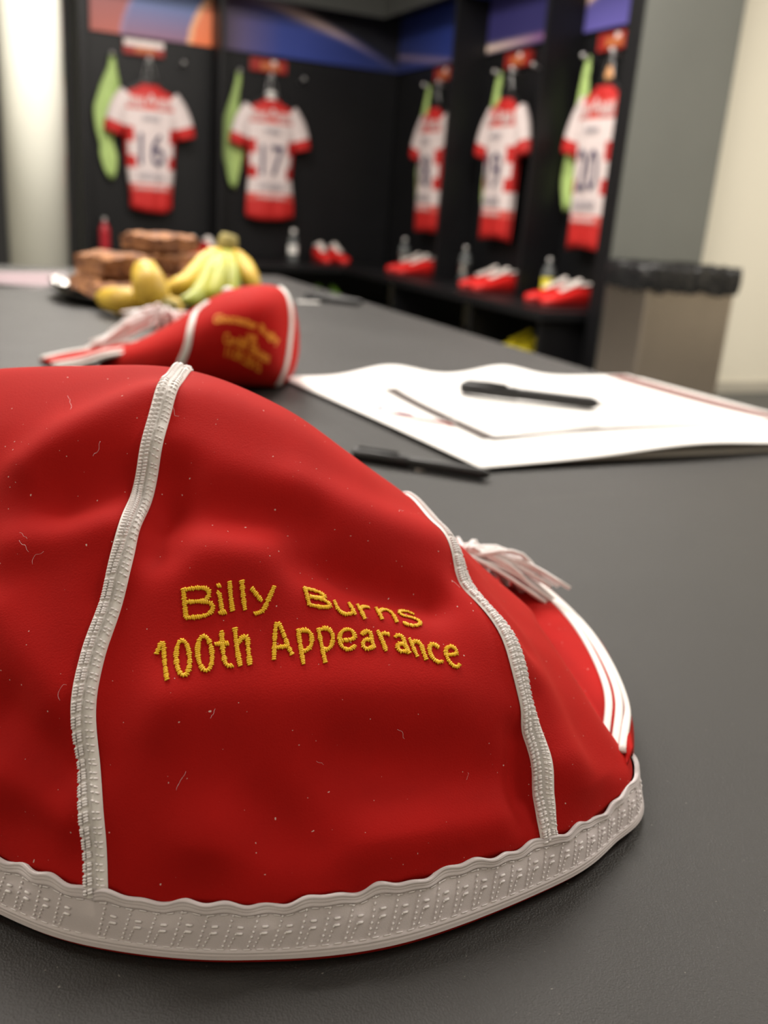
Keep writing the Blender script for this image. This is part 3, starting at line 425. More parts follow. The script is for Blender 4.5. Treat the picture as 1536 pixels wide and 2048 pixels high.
def build_front_cap():
    loc = np.array([.10, .29, TZ])
    t = thing('velvet_cap', 'large red velvet cap with white braid and yellow embroidered name, nearest on the table', 'cap', loc)
    # six velvet panels
    seams = [0, 3, 6, 8, 10, 12, 15]
    for a, b in zip(seams[:-1], seams[1:]):
        front = a in (0, 3, 12)
        nu = (b-a)*(26 if front else 10)+1; nv = 130 if front else 60
        U, V = np.meshgrid(np.linspace(a, b, nu), np.linspace(0, 1, nv), indexing='ij')
        P = crown1(U, V)-loc
        pyobj('crown_panel', P.reshape(-1, 3), grid_faces(nu, nv), M_velvet, t)
    # red lining peeping out under the band
    U = np.linspace(0, 15, 181)[:-1]
    P0 = cap1(U, np.zeros_like(U)); N0 = n1(U, np.zeros_like(U)); N0[:, 2] = 0
    lo = P0.copy(); lo[:, 2] = TZ+.0006; lo -= N0*.0002
    mid = P0-N0*.0016; mid[:, 2] += .004
    lo2 = lo-N0*.004
    V = np.stack([mid, lo, lo2], 1)-loc
    pyobj('lining', V.reshape(-1, 3), grid_faces(180, 3, True), M_velvet, t)
    # white ribbed band round the rim
    nu, nw = 901, 41
    U = np.linspace(0, 15, nu)[:-1]; W = np.linspace(0, 1, nw)
    P = cap1(U, np.zeros_like(U)); s = np.r_[0, np.cumsum(np.linalg.norm(np.diff(P, axis=0), axis=1))]
    def bandpt(u, s_, w_, h):
        wav = .05*np.sin(s_*260+1.2*np.sin(s_*90))+.03*np.sin(s_*610)
        v = np.clip(w_, 0, 1)*(1/14)*(1+wav*w_)
        P = cap1(u, v); n = n1(u, v)
        ruf = (.0006*np.sin(s_*235+.7)+.0003*np.sin(s_*520))*np.clip((w_-.55)/.45, 0, 1)
        return P+n*(h+ruf)[..., None], n
    UU, WW = np.meshgrid(U, W, indexing='ij'); SS = np.repeat(s[:, None], nw, 1)
    H = np.full_like(WW, .0009)
    for c in (.025, .085, .145, .855, .915, .975): H += .00085*np.exp(-((WW-c)/.02)**2)
    H += .0003*np.exp(-((WW-.5)/.25)**2)
    H[:, 0] = .0002; H[:, -1] = .0001
    Pb, _ = bandpt(UU, SS, WW, H)
    pyobj('ribbed_band', (Pb-loc).reshape(-1, 3), grid_faces(nu-1, nw, True), M_satin, t)
    # raised thread pattern woven into the band
    rnd = random.Random(4)
    total = s[-1]; pitch = .0064
    pts = []; segs_raw = []
    for k in range(int(total/pitch)):
        s0 = k*pitch
        for i in range(7):
            f = i/6
            segs_raw.append((s0+pitch*(.05+.42*f), .24+.53*f, s0+pitch*(.11+.42*f), .24+.53*f+.05, .00036))
        for i in range(4):
            f = i/3
            segs_raw.append((s0+pitch*(.30+.26*f), .24+.22*f, s0+pitch*(.36+.26*f), .24+.22*f+.045, .00031))
        segs_raw.append((s0+pitch*.56, .50, s0+pitch*.90, .50, .00042))
        segs_raw.append((s0+pitch*.60, .61, s0+pitch*.94, .61, .00042))
    for k in range(int(total/.0034)):
        s0 = k*.0034
        segs_raw.append((s0, .195+rnd.uniform(-.006, .006), s0+.0026, .195, .0002))
        segs_raw.append((s0+.001, .80+rnd.uniform(-.006, .006), s0+.0036, .80, .0002))
    q = np.array(segs_raw)
    ua = np.interp(q[:, 0], s, U); ub = np.interp(q[:, 2], s, U)
    hh = lambda w_: .00105+.0003*np.exp(-((w_-.5)/.25)**2)
    A, na = bandpt(ua, q[:, 0], q[:, 1], hh(q[:, 1])); B, _ = bandpt(ub, q[:, 2], q[:, 3], hh(q[:, 3]))
    vs, fs = stitches([(A[i]-loc, B[i]-loc, na[i], q[i, 4]) for i in range(len(q))])
    o = pyobj('band_stitching', vs, fs, M_thread_w, t); o['kind'] = 'stuff'
    # braid over every seam
    prof = [(-1, .0001), (-.92, .0006), (-.72, .0011), (-.45, .0013), (-.2, .0010), (-.04, .00035), (.04, .00035), (.2, .0010), (.45, .0013), (.72, .0011), (.92, .0006), (1, .0001)]
    for u0 in (0, 3, 6, 8, 10, 12):
        n = 260
        v = np.linspace(.062, .965, n); u = np.full(n, float(u0))
        V, P, nn, T, S = strip_along(cap1, n1, u, v, .0033, prof, loc)
        br = pyobj('seam_braid', V.reshape(-1, 3), grid_faces(n, len(prof)), M_white_cord, t)
        if u0 in (0, 3, 12):
            d = np.r_[0, np.cumsum(np.linalg.norm(np.diff(P, axis=0), axis=1))]
            segs = []
            step = .00095
            for k in range(int(d[-1]/step)-2):
                i = min(int(np.searchsorted(d, k*step+.0004)), n-1)
                c = P[i]-loc; lean = .0009+rnd.uniform(-.0002, .0002)
                a = c-S[i]*.0031+nn[i]*.0009; b = c-S[i]*.0003+nn[i]*.0012+T[i]*lean
                m_ = (a+b)/2+nn[i]*.0007
                segs += [(a, m_, nn[i], .00040), (m_, b, nn[i], .00040)]
                if u0 == 3 or k % 2 == 0:
                    a = c+S[i]*(.0030+rnd.uniform(-.0004, 0))+nn[i]*.0007; b = c+S[i]*.0004+nn[i]*.0010+T[i]*lean*rnd.uniform(.4, 1.2)
                    m_ = (a+b)/2+nn[i]*.0006
                    segs += [(a, m_, nn[i], .0003), (m_, b, nn[i], .0003)]
            vs, fs = stitches(segs)
            o = pyobj('braid_stitching', vs, fs, M_thread_w, br); o['kind'] = 'stuff'
    # embroidered letters in satin stitch
    for ch, strokes in LETTERS:
        segs = []
        for st in strokes:
            st = smoothpath(st, 110) if len(st) > 2 else np.array([np.array(st[0])+(np.array(st[1])-np.array(st[0]))*f for f in np.linspace(0, 1, 110)])
            P = cap1(st[:, 0], st[:, 1]); nn = n1(st[:, 0], st[:, 1])
            d = np.r_[0, np.cumsum(np.linalg.norm(np.diff(P, axis=0), axis=1))]
            T = np.gradient(P, axis=0); T /= np.linalg.norm(T, axis=1)[:, None]+1e-12
            step = .00056
            for k in range(int(d[-1]/step)+1):
                i = min(int(np.searchsorted(d, k*step)), len(P)-1)
                S = np.cross(T[i], nn[i])
                hw = .00080+rnd.uniform(-.00020, .00022)
                sl = .00022
                a = P[i]-S*hw-T[i]*sl+nn[i]*.0002-loc; b = P[i]+S*hw+T[i]*sl+nn[i]*.0002-loc
                segs.append((a, b, nn[i], .00031))
        vs, fs = stitches(segs)
        pyobj('embroidered_letter', vs, fs, M_thread_y, t)
    # small curved peak at the far right of the rim
    n = 60
    I = smoothpath(PEAK_IN, n); O = smoothpath(PEAK_OUT, n)
    k = 15; TT = np.linspace(0, 1, k)
    G = np.stack([I+(O-I)*f+np.array([0, 0, 1])*(.011*math.sin(math.pi*min(1, f*.93+.07))**.8) for f in TT], 1)
    G2 = G-np.array([0, 0, .0028])
    V = np.concatenate([G.reshape(-1, 3), G2.reshape(-1, 3)])-loc
    F = [f[::-1] for f in grid_faces(n, k)]; m = n*k
    F += [tuple(i+m for i in f) for f in grid_faces(n, k)]
    for i in range(n-1):
        F.append((i*k+k-1, (i+1)*k+k-1, m+(i+1)*k+k-1, m+i*k+k-1)); F.append(((i+1)*k, i*k, m+i*k, m+(i+1)*k))
    for j in range(k-1):
        F.append((j+1, j, m+j, m+j+1)); F.append(((n-1)*k+j, (n-1)*k+j+1, m+(n-1)*k+j+1, m+(n-1)*k+j))
    pk = pyobj('peak', V, F, M_velvet, t)
    GF = G.reshape(-1, 3)
    for path in (PT_t1, PT_t2, PT_t3):
        p = smoothpath(path, 60)
        for i in range(60):
            dd = np.linalg.norm(GF[:, :2]-p[i, :2], axis=1); j = np.argsort(dd)[:4]
            p[i, 2] = np.average(GF[j, 2], weights=1/(dd[j]+1e-5))+.0006
        p[:, 2] = np.convolve(np.pad(p[:, 2], 3, mode='edge'), np.ones(7)/7, mode='valid')
        vs, fs = tube_data(p-loc, .0015, 8, True, .6, (0, 0, 1))
        pb = pyobj('peak_braid', vs, fs, M_white_cord, pk)
        for sd in (-.0022, .0022):
            pass
    # white tassel of cotton strands lying on the peak
    vs = []; fs = []
    knot = np.array([.205, .335, .655])
    for i in range(90):
        f = rnd.random()
        e = np.array([.228+.022*f+rnd.uniform(-.006, .006), .372-.046*f+rnd.uniform(-.006, .006), .626+rnd.uniform(0, .012)])
        m1 = (knot+e)/2+np.array([rnd.uniform(-.004, .004), rnd.uniform(-.004, .004), rnd.uniform(.002, .008)])
        v_, f_ = tube_data(smoothpath([knot+np.array([rnd.uniform(-.003, .003) for _ in range(3)]), m1, e], 8)-loc, .0011, 5)
        b0 = len(vs); vs += list(v_); fs += [tuple(b0+q for q in ff) for ff in f_]
    o = pyobj('tassel', vs, fs, M_thread_w, t); o['kind'] = 'stuff'; o['label'] = 'white cotton tassel'
    # a few stray fibres on the velvet
    vs = []; fs = []
    for i in range(16):
        u0 = rnd.uniform(-1.2, 2.9); v0 = rnd.uniform(.15, .66); L = rnd.uniform(.003, .009)
        a = rnd.uniform(0, 6.28); pts = []
        for k_ in range(7):
            a += rnd.uniform(-.7, .7)
            u0 += math.cos(a)*L*3.2; v0 = min(.69, max(.1, v0+math.sin(a)*L*.55)); 
            uu, vv = np.array([u0]), np.array([v0])
            pts.append((cap1(uu, vv)+n1(uu, vv)*(.0006+.0006*rnd.random()))[0]-loc)
        v_, f_ = tube_data(smoothpath(pts, 14), .000032, 3)
        b0 = len(vs); vs += list(v_); fs += [tuple(b0+q for q in ff) for ff in f_]
    o = pyobj('lint_fibres', vs, fs, M_thread_w, t); o['kind'] = 'stuff'
build_front_cap()

# ------------------------------------------------------------------ second cap
CEN2 = np.array([.30, 1.0, .66])
def cap2(u, v): return surf(u, v, NET2)
def n2(u, v): return norm_of(cap2, u, v, CEN2)
def build_second_cap():
    loc = np.array([.30, 1.0, TZ]); rnd = random.Random(9)
    t = thing('velvet_cap', 'smaller red velvet cap with orange stitched lines of text, behind the large cap', 'cap', loc)
    nu, nv = 91, 90
    U, V = np.meshgrid(np.linspace(0, 15, nu)[:-1], np.linspace(0, 1, nv), indexing='ij')
    F = grid_faces(nu-1, nv, True)
    F.append(tuple(i*nv for i in range(nu-1))); F.append(tuple(i*nv+nv-1 for i in range(nu-1))[::-1])
    P = cap2(U, V)-loc
    pyobj('crown', P.reshape(-1, 3), F, M_velvet, t)
    prof = [(-1, .0002), (-.7, .002), (-.3, .0022), (0, .001), (.3, .0022), (.7, .002), (1, .0002)]
    for sm in SEAM2:
        c = smoothpath(sm, 70)
        V_, *_ = strip_along(cap2, n2, c[:, 0], c[:, 1], .0036, prof, loc)
        pyobj('seam_braid', V_.reshape(-1, 3), grid_faces(70, len(prof)), M_white_cord, t)
    # stitched lines
    for s_, b, tp in TEXT2:
        V_, F_ = text_mesh(s_, 1.0, align='LEFT', bold=.025)
        x0, x1 = V_[:, 0].min(), V_[:, 0].max()
        b = np.array(b); up_ = np.array(tp)-b
        def quad(p, f): return p[0]*((f-1)*(f-.5)*2)[:, None]+p[1]*(-4*f*(f-1))[:, None]+p[2]*((f-.5)*f*2)[:, None]
        f = (V_[:, 0]-x0)/(x1-x0)
        uv = quad(b, f)+quad(up_, f)*(V_[:, 1]/.66)[:, None]
        Q = cap2(uv[:, 0], uv[:, 1]); N_ = n2(uv[:, 0], uv[:, 1])
        pyobj('embroidered_line', Q+N_*.0009-loc, F_, M_thread_o, t, smooth=False)
    # top button
    bt = cap2(np.array([3.6]), np.array([.56]))[0]
    bt = np.array([.2735, .985, .7035])
    bm = bmesh.new(); bmesh.ops.create_uvsphere(bm, u_segments=14, v_segments=8, radius=.0065)
    for v in bm.verts: v.co = Vector((v.co.x, v.co.y, v.co.z*.6))+Vector(bt-loc)
    obj('button', bm, M_white_cord, t, True)
    # peak lying to the left, edged with white tape
    O = smoothpath([(.088, 1.085, TZ+.002), (.112, 1.095, TZ+.006), (.140, 1.085, TZ+.012), (.165, 1.075, TZ+.020), (.20, 1.06, TZ+.026)], 30)
    I = smoothpath([(.100, 1.03, TZ+.002), (.125, 1.0, TZ+.012), (.15, .99, TZ+.022), (.185, .99, TZ+.026), (.215, 1.0, TZ+.024)], 30)
    k = 7
    G = np.stack([I+(O-I)*f+np.array([0, 0, .004*math.sin(math.pi*f)]) for f in np.linspace(0, 1, k)], 1); G2 = G-np.array([0, 0, .002])
    m = 30*k
    F = [f[::-1] for f in grid_faces(30, k)]+[tuple(i+m for i in f) for f in grid_faces(30, k)]
    for i in range(29):
        F.append((i*k+k-1, (i+1)*k+k-1, m+(i+1)*k+k-1, m+i*k+k-1)); F.append(((i+1)*k, i*k, m+i*k, m+(i+1)*k))
    for j in range(k-1):
        F.append((j+1, j, m+j, m+j+1)); F.append((29*k+j, 29*k+j+1, m+29*k+j+1, m+29*k+j))
    pk = pyobj('peak', np.concatenate([G.reshape(-1, 3), G2.reshape(-1, 3)])-loc, F, M_velvet, t)
    for j in (1, 5):
        tube('peak_braid', G[:, j]+np.array([0, 0, .0015])-loc, .0042, M_white_cord, pk, 8, .5)
    tube('peak_braid', I+np.array([0, -.002, .001])-loc, .004, M_white_cord, pk, 8, .6)
    # loose white tassel draped over the far side
    vs = []; fs = []
    knot = np.array([.225, 1.075, .668])
    for i in range(120):
        f = rnd.random()
        if i < 70:
            e = np.array([.135+.05*f, 1.075+rnd.uniform(-.015, .012), TZ+.012+.03*f+rnd.uniform(-.004, .006)])
            mid = (knot+e)/2+np.array([rnd.uniform(-.01, .006), rnd.uniform(-.008, .008), rnd.uniform(-.001, .007)])
        else:
            e = knot+np.array([rnd.uniform(-.05, .03), rnd.uniform(-.02, .01), rnd.uniform(-.02, .006)])
            mid = (knot+e)/2+np.array([0, 0, rnd.uniform(.0, .008)])
        v_, f_ = tube_data(smoothpath([knot, mid, e], 8)-loc, .0013, 5)
        b0 = len(vs); vs += list(v_); fs += [tuple(b0+q for q in ff) for ff in f_]
    o = pyobj('tassel', vs, fs, M_thread_w, t); o['kind'] = 'stuff'; o['label'] = 'white cotton tassel'
build_second_cap()

# ------------------------------------------------------------------ posters and pens
def sheet(name, label, corners, z, wave, mats, nx=60, ny=50, group=None, mi=None, nudge=0):
    c = [np.array(q, float) for q in corners]       # near-left, near-right, far-right, far-left
    loc = np.array([*(sum(c)/4)[:2], TZ])
    me_v = []
    for i in range(nx):
        for j in range(ny):
            a, b = i/(nx-1), j/(ny-1)
            p = (c[0]*(1-a)+c[1]*a)*(1-b)+(c[3]*(1-a)+c[2]*a)*b
            me_v.append((p[0]-loc[0], p[1]-loc[1], z-TZ+wave(a, b)))
    me_v = np.array(me_v); bot = me_v-np.array([0, 0, .0004]); n = nx*ny
    F = grid_faces(nx, ny); G = [tuple(n+q for q in f[::-1]) for f in F]
    E = []
    for i in range(nx-1): E += [(i*ny, n+i*ny, n+(i+1)*ny, (i+1)*ny), ((i+1)*ny+ny-1, n+(i+1)*ny+ny-1, n+i*ny+ny-1, i*ny+ny-1)]
    for j in range(ny-1): E += [(j+1, n+j+1, n+j, j), ((nx-1)*ny+j, n+(nx-1)*ny+j, n+(nx-1)*ny+j+1, (nx-1)*ny+j+1)]
    t = thing(name, label, 'poster', loc, 0, group)
    s = pyobj('sheet', np.concatenate([me_v, bot]), F+G+E, mats, t)
    def at(a, b):
        p = (c[0]*(1-a)+c[1]*a)*(1-b)+(c[3]*(1-a)+c[2]*a)*b
        return np.array([p[0], p[1], z+wave(a, b)])-loc
    return t, at
def printed(name, parent, at, poly, m, nseg=24, width=None):
    """thin printed strip along poly (a,b,width in metres) lying on a sheet"""
    P = smoothpath(poly, nseg) if len(poly) > 2 else np.array([np.array(poly[0])+(np.array(poly[1])-np.array(poly[0]))*f for f in np.linspace(0, 1, nseg)])
    C = np.array([at(p[0], p[1]) for p in P]); T = np.gradient(C, axis=0); T /= np.linalg.norm(T, axis=1)[:, None]
    S = np.cross(T, [0, 0, 1.0]); S /= np.linalg.norm(S, axis=1)[:, None]
    V = np.array([[at(p[0]+s[0]*p[2]*f/.46, p[1]+s[1]*p[2]*f/.37) for f in (-.5, -.25, 0, .25, .5)] for p, s in zip(P, S)])+np.array([0, 0, .0007])
    return pyobj(name, V.reshape(-1, 3), grid_faces(nseg, 5), m, parent)
bump1 = lambda a, b, a0, b0, sa, sb, h: h*math.exp(-((a-a0)/sa)**2-((b-b0)/sb)**2)
def wave_top(a, b):
    z = bump1(a, b, .28, 1, .10, .25, .012)+bump1(a, b, .60, 1, .10, .30, .012)+bump1(a, b, .50, 0, .22, .22, .010)+bump1(a, b, .95, 0, .2, .3, .006)
    return z+.0008*math.sin(a*9+b*4)+.001
NL, NR_, FR, FL = (.366, .588), (.826, .598), (.802, .955), (.329, .968)
w2 = lambda a, b: .0006*math.sin(a*7)+.0006
t2, at2 = sheet('poster_sheet', 'white poster sheet sticking out beneath the top poster at its right edge', [(.39, .60), (.845, .60), (.818, .945), (.36, .95)], TZ+.0008, w2, [M_paper], 40, 30, 'signing posters')
printed('printed_border', t2, at2, [(.975, .02, .012), (.975, .98, .012)], M_print_gr)
t1, at1 = sheet('poster_sheet', 'top white poster sheet with wavy edges and the black marker on it', [NL, NR_, FR, FL], TZ+.0030, wave_top, [M_paper], 70, 60, 'signing posters')
printed('printed_border', t1, at1, [(.948, .0, .030), (.948, .98, .030)], M_print_ma, 40)
# brown frame of the printed picture: left band with pale letters, lower band
LFR = [(.135, .20, .017), (.16, .50, .017), (.185, .78, .015)]
printed('printed_frame', t1, at1, LFR, M_print_br, 40)
printed('printed_frame', t1, at1, [(.130, .205, .013), (.30, .225, .008), (.41, .235, .014), (.55, .23, .013), (.75, .225, .006), (.94, .225, .006)], M_print_br, 60)
for k in range(11):
    f = .30+.05*k
    p = smoothpath(LFR, 41)[int(f*40)]
    printed('print_mark', t1, at1, [(p[0]-.007, p[1], .004), (p[0]+.007, p[1]+.004, .004)], M_print_gr, 4)
for k, (a0, a1) in enumerate([(.24, .44), (.25, .52), (.24, .40), (.27, .50)]):
    printed('print_mark', t1, at1, [(a0, .27+.035*k, .004), (a1, .275+.035*k, .004)], M_print_gr, 16)
# small crest: red and blue swooshes
for a0, b0, a1, b1, wd, m in [(.055, .50, .085, .40, .008, M_print_rd), (.085, .42, .115, .36, .010, M_print_rd), (.05, .54, .07, .57, .008, M_print_bl), (.075, .50, .10, .47, .006, M_print_bl), (.11, .40, .12, .33, .007, M_print_rd)]:
    printed('crest_mark', t1, at1, [(a0, b0, wd), ((a0+a1)/2+.006, (b0+b1)/2, wd*1.1), (a1, b1, wd*.6)], m, 10)

def marker(label, a, b, rad, nib_end=True, band=False, group='black marker pens on the table'):
    a = np.array(a); b = np.array(b); d = b-a; L = np.linalg.norm(d); d /= L
    loc = (a+b)/2
    t = thing('marker_pen', label, 'pen', (loc[0], loc[1], loc[2]-rad), 0, group)
    z0 = np.array([0, 0, rad])
    P = lambda s: d*(s-.5)*L+z0
    tube('cap', [P(0), P(.01), P(.02), P(.40), P(.41)], [rad*.55, rad*.85, rad, rad*1.0, rad*.9], M_blackplastic, t, 14)
    tube('barrel', [P(.40), P(.42), P(.90), P(.93), P(.96)], [rad*.85, rad*.92, rad*.92, rad*.8, rad*.5], M_blackplastic, t, 14)
    if nib_end: tube('nib', [P(.95), P(1.0), P(1.06)], [rad*.42, rad*.32, rad*.14], M_print_gr, t, 8)
    S = np.cross(d, [0, 0, 1]); 
    tube('clip', [P(.04)+np.array([0, 0, rad*1.12]), P(.2)+np.array([0, 0, rad*1.22]), P(.33)+np.array([0, 0, rad*1.12])], rad*.22, M_blackplastic, t, 6)
    if band:
        # worn pale lettering strip on the cap
        vs = []; fs = []
        for k in range(6):
            for e in (0, 1):
                s0 = .15+.035*k+.022*e
                for q in (-.3, .3):
                    c = P(s0); o = S*rad*math.sin(q-.9)*1.02+np.array([0, 0, rad*math.cos(q-.9)*1.02]); vs.append(c+o)
            fs.append((4*k, 4*k+1, 4*k+3, 4*k+2))
        pyobj('worn_print', vs, fs, M_jgrey, t, False)
    return t
marker('black marker pen with worn print lying on the white poster', (.492, .850, TZ+.0135), (.612, .757, TZ+.0118), .0068, True, True)
marker('black marker pen half under the near left edge of the poster', (.281, .643, TZ+.0050), (.364, .5635, TZ+.0050), .0048, False)
marker('black marker pen behind the small cap, by the far poster corner', (.31, 1.035, TZ+.0065), (.352, .990, TZ+.0065), .0062, False)
marker('black marker pen lying alone near the far end of the table', (.655, 1.79, TZ+.0072), (.748, 1.70, TZ+.0072), .0070, False)
tag(boxobj('paper_scrap', (.628, .672, 1.745, 1.760, TZ, TZ+.0012), M_label, bevel=0), 'tiny strip of white paper beside the far marker pen', 'paper')
tag(boxobj('paper_scrap', (.318, .325, .602, .606, TZ, TZ+.0012), M_label, bevel=0), 'tiny white paper scrap in front of the pen under the poster', 'paper')

# printed leaflets on the far left of the table
for i, (c, col, lab) in enumerate([([(-.02, 1.86), (.19, 1.88), (.245, 2.16), (.03, 2.14)], M_print_pk, 'pink printed leaflet on top of the pile at the left of the table'),
                                  ([(-.06, 1.92), (.16, 1.845), (.26, 2.09), (.02, 2.22)], M_label, 'pale leaflet under the pink one at the left of the table')]):
    tt, aa = sheet('leaflet', lab, c, TZ+.0035-.0022*i, lambda a, b: .0015*math.sin(a*5+b*3)+.0015, [M_leaflet], 20, 20, 'leaflets at the left of the table')
    if i == 0:
        for k in range(4): printed('printed_panel', tt, aa, [(.08, .16+.22*k, .045), (.92, .14+.22*k, .045)], M_print_pk, 12)

# ------------------------------------------------------------------ tray, cakes, bananas
def build_tray():
    loc = np.array([.37, 1.72, TZ]); t = thing('serving_tray', 'black oval serving tray under the cakes and bananas', 'tray', loc)
    rings = []
    for rad, z in [(.78, .0008), (.86, .002), (.93, .008), (1.0, .016), (1.0, .0185), (.92, .0125), (.84, .006), (.78, .004)]:
        rings.append([(.205*rad*math.cos(a), .23*rad*math.sin(a), z) for a in np.linspace(0, 2*math.pi, 48, endpoint=False)])
    loft('tray_body', rings, M_tray, t)
    # crumpled foil showing over the left rim
    rnd = random.Random(3); n = 26; k = 7
    V = []
    for i in range(n):
        a = R(150+62*i/(n-1))
        for j in range(k):
            rr = .80+.22*j/(k-1)
            V.append((.205*rr*math.cos(a), .23*rr*math.sin(a), .0075+.017*(j/(k-1))**1.5+.002+rnd.uniform(0, .006)*min(j, 4)/4))
    pyobj('foil_liner', V, grid_faces(n, k), M_foil, t, False)
build_tray()

def cake(label, c, size, rot, seed):
    rnd = random.Random(seed)
    bm = bmesh.new(); sx, sy, sz = size
    bmesh.ops.create_cube(bm, size=1)
    bmesh.ops.subdivide_edges(bm, edges=bm.edges[:], cuts=9, use_grid_fill=True)
    for v in bm.verts:
        p = v.co
        q = Vector((p.x*sx, p.y*sy, (p.z+.5)*sz))
        # rounded corners, crumbly sides and a slightly sunken top
        e = max(0, abs(p.x)-.40)/.1; f = max(0, abs(p.y)-.40)/.1
        if p.z > .3: q.z -= .006*(e*e+f*f)*(p.z-.3)/.2
        r = .0016 if p.z > -.45 else 0
        q += Vector((rnd.uniform(-r, r), rnd.uniform(-r, r), rnd.uniform(-r, r)))
        if p.z > .4: q.z += .0025*math.sin(p.x*9+seed)*math.cos(p.y*7+seed*2)
        v.co = q
    o = obj('cake_slab', bm, M_cake, None, True)
    o.location = c; o.rotation_euler = (rot[1], rot[2], rot[0])
    tag(o, label, 'cake', 'brown cake slabs on the tray')
    return o
cake('brown cake slab at the left of the tray, lower of the left pair', (.262, 1.70, TZ+.0075), (.105, .11, .036), (.30, 0, 0), 1)
cake('brown cake slab at the left of the tray, topmost of the left pair', (.266, 1.69, TZ+.0455), (.092, .10, .036), (.36, 0, 0), 2)
cake('small brown cake slab in front of the left pair, by the lying banana', (.262, 1.60, TZ+.0075), (.08, .05, .030), (.15, 0, 0), 3)
cake('brown cake slab at the back of the tray, lowest of the tall stack', (.385, 1.80, TZ+.0075), (.12, .11, .036), (.5, 0, 0), 4)
cake('brown cake slab at the back of the tray, middle of the tall stack', (.380, 1.80, TZ+.0455), (.115, .105, .036), (.42, 0, 0), 5)
cake('brown cake slab with a notched top edge, topmost of the tall stack', (.368, 1.80, TZ+.0835), (.10, .10, .030), (.62, 0, 0), 6)
cake('brown cake slab leaning behind the bananas, right of the tall stack', (.425, 1.715, TZ+.020), (.08, .09, .034), (.3, .0, .42), 7)

def banana(parent, path, rad, m, stem_first):
    P = smoothpath(path, 26); n = 10
    prof = np.interp(np.linspace(0, 1, 26), [0, .06, .16, .35, .6, .82, .93, 1], [.38, .42, .8, 1, 1, .82, .5, .22])
    vs, fs = tube_data(P, prof*rad, n)
    vs = np.array(vs)
    # five soft ridges
    for k in range(26):
        for j in range(n):
            c = P[k]; vs[k*n+j] = c+(vs[k*n+j]-c)*(1.05 if j % 2 == 0 else .97)
    b = pyobj('banana', vs, fs, m, parent)
    T = P[-1]-P[-2]; T /= np.linalg.norm(T)
    tube('blossom_tip', [P[-1]-T*.002, P[-1]+T*.004, P[-1]+T*.009], [rad*.26, rad*.24, rad*.12], M_ban_tip, b, 8)
    return b
def build_bananas():
    locA = np.array([.46, 1.60, TZ]); A = thing('banana_bunch', 'yellow and green banana bunch standing on its tips, dark stem up', 'bananas', locA)
    g = [M_ban, M_ban_g, M_ban_g, M_ban_g, M_ban]
    for k in range(5):
        PA = np.array(BANANAS[k]); PA[:, 2] = np.maximum(PA[:, 2], TZ+.024)
        banana(A, PA-locA, (.0195, .0175, .0165, .016, .017)[k], g[k], True)
    c = np.array(BANANAS[2][0])-locA
    tube('stem', [c+np.array([.0, 0, -.018]), c+np.array([0, 0, .002]), c+np.array([.004, .002, .018]), c+np.array([.006, .003, .026])], [.014, .020, .018, .014], M_ban_stem, A, 12)
    locB = np.array([.28, 1.45, TZ]); B = thing('banana_bunch', 'yellow bananas spread in front of the cakes, one pointing upright', 'bananas', locB)
    for k, rad in ((5, .0265), (6, .0225), (7, .0195)):
        P = np.array(BANANAS[k])
        P[:, 2] = np.maximum(P[:, 2], TZ+rad+.001) if k != 5 else np.maximum(P[:, 2], TZ+.022)
        banana(B, P-locB, rad, M_ban, True)
    c = np.array([.300, 1.425, TZ+.022])-locB
    tube('stem', [c+np.array([.016, -.012, -.002]), c, c+np.array([-.006, .01, .004])], [.012, .018, .013], M_ban_stem, B, 10)
build_bananas()

# ------------------------------------------------------------------ locker bays
HOOKZ = 1.555
def print_board(name, parent, x0, x1, z0, z1, y, fn):
    nx, nz = 70, 26
    V = []; C = []
    for i in range(nx):
        for j in range(nz):
            a, b = i/(nx-1), j/(nz-1)
            V.append((x0+(x1-x0)*a, y, z0+(z1-z0)*b)); C.append(fn(a, b))
    n = nx*nz
    V2 = V+[(v[0], y+.018, v[2]) for v in V]
    F = [f for f in grid_faces(nx, nz)]
    e = []
    for i in range(nx-1): e += [(i*nz, n+i*nz, n+(i+1)*nz, (i+1)*nz), (i*nz+nz-1, (i+1)*nz+nz-1, n+(i+1)*nz+nz-1, n+i*nz+nz-1)]
    for j in range(nz-1): e += [(j, j+1, n+j+1, n+j), ((nx-1)*nz+j, n+(nx-1)*nz+j, n+(nx-1)*nz+j+1, (nx-1)*nz+j+1)]
    me = bpy.data.meshes.new(name); me.from_pydata(V2, [], F+e)
    at = me.color_attributes.new('print', 'FLOAT_COLOR', 'POINT')
    for k, c in enumerate(C+C): at.data[k].color = (*c, 1)
    m = MATS.get('banner_print')
    if not m:
        m = mat('banner_print', (.5, .5, .5), .38)
        va = m.node_tree.nodes.new('ShaderNodeVertexColor'); va.layer_name = 'print'
        m.node_tree.links.new(va.outputs['Color'], m.node_tree.nodes['Principled BSDF'].inputs['Base Color'])
    return link(name, me, parent, [m], False)
def lerp(a, b, t): t = max(0, min(1, t)); return tuple(x+(y-x)*t for x, y in zip(a, b))
def pr1(a, b):          # salmon field, lilac to blue arc, orange disc
    x = a*.70; z = b*.31
    r1 = math.hypot(x-.62, z+.05); r2 = math.hypot(x-.93, z+.02)
    if r2 < .345: return lerp((.95, .22, .08), (.90, .30, .16), b)
    if r2 < .375: return (.95, .50, .28)
    if r1 < .46:
        c = lerp((.30, .15, .24), (.15, .22, .48), b*1.7)
        return lerp(c, (.40, .26, .42), (r1-.43)/.03)
    return lerp((.52, .13, .10), (.34, .12, .14), b)
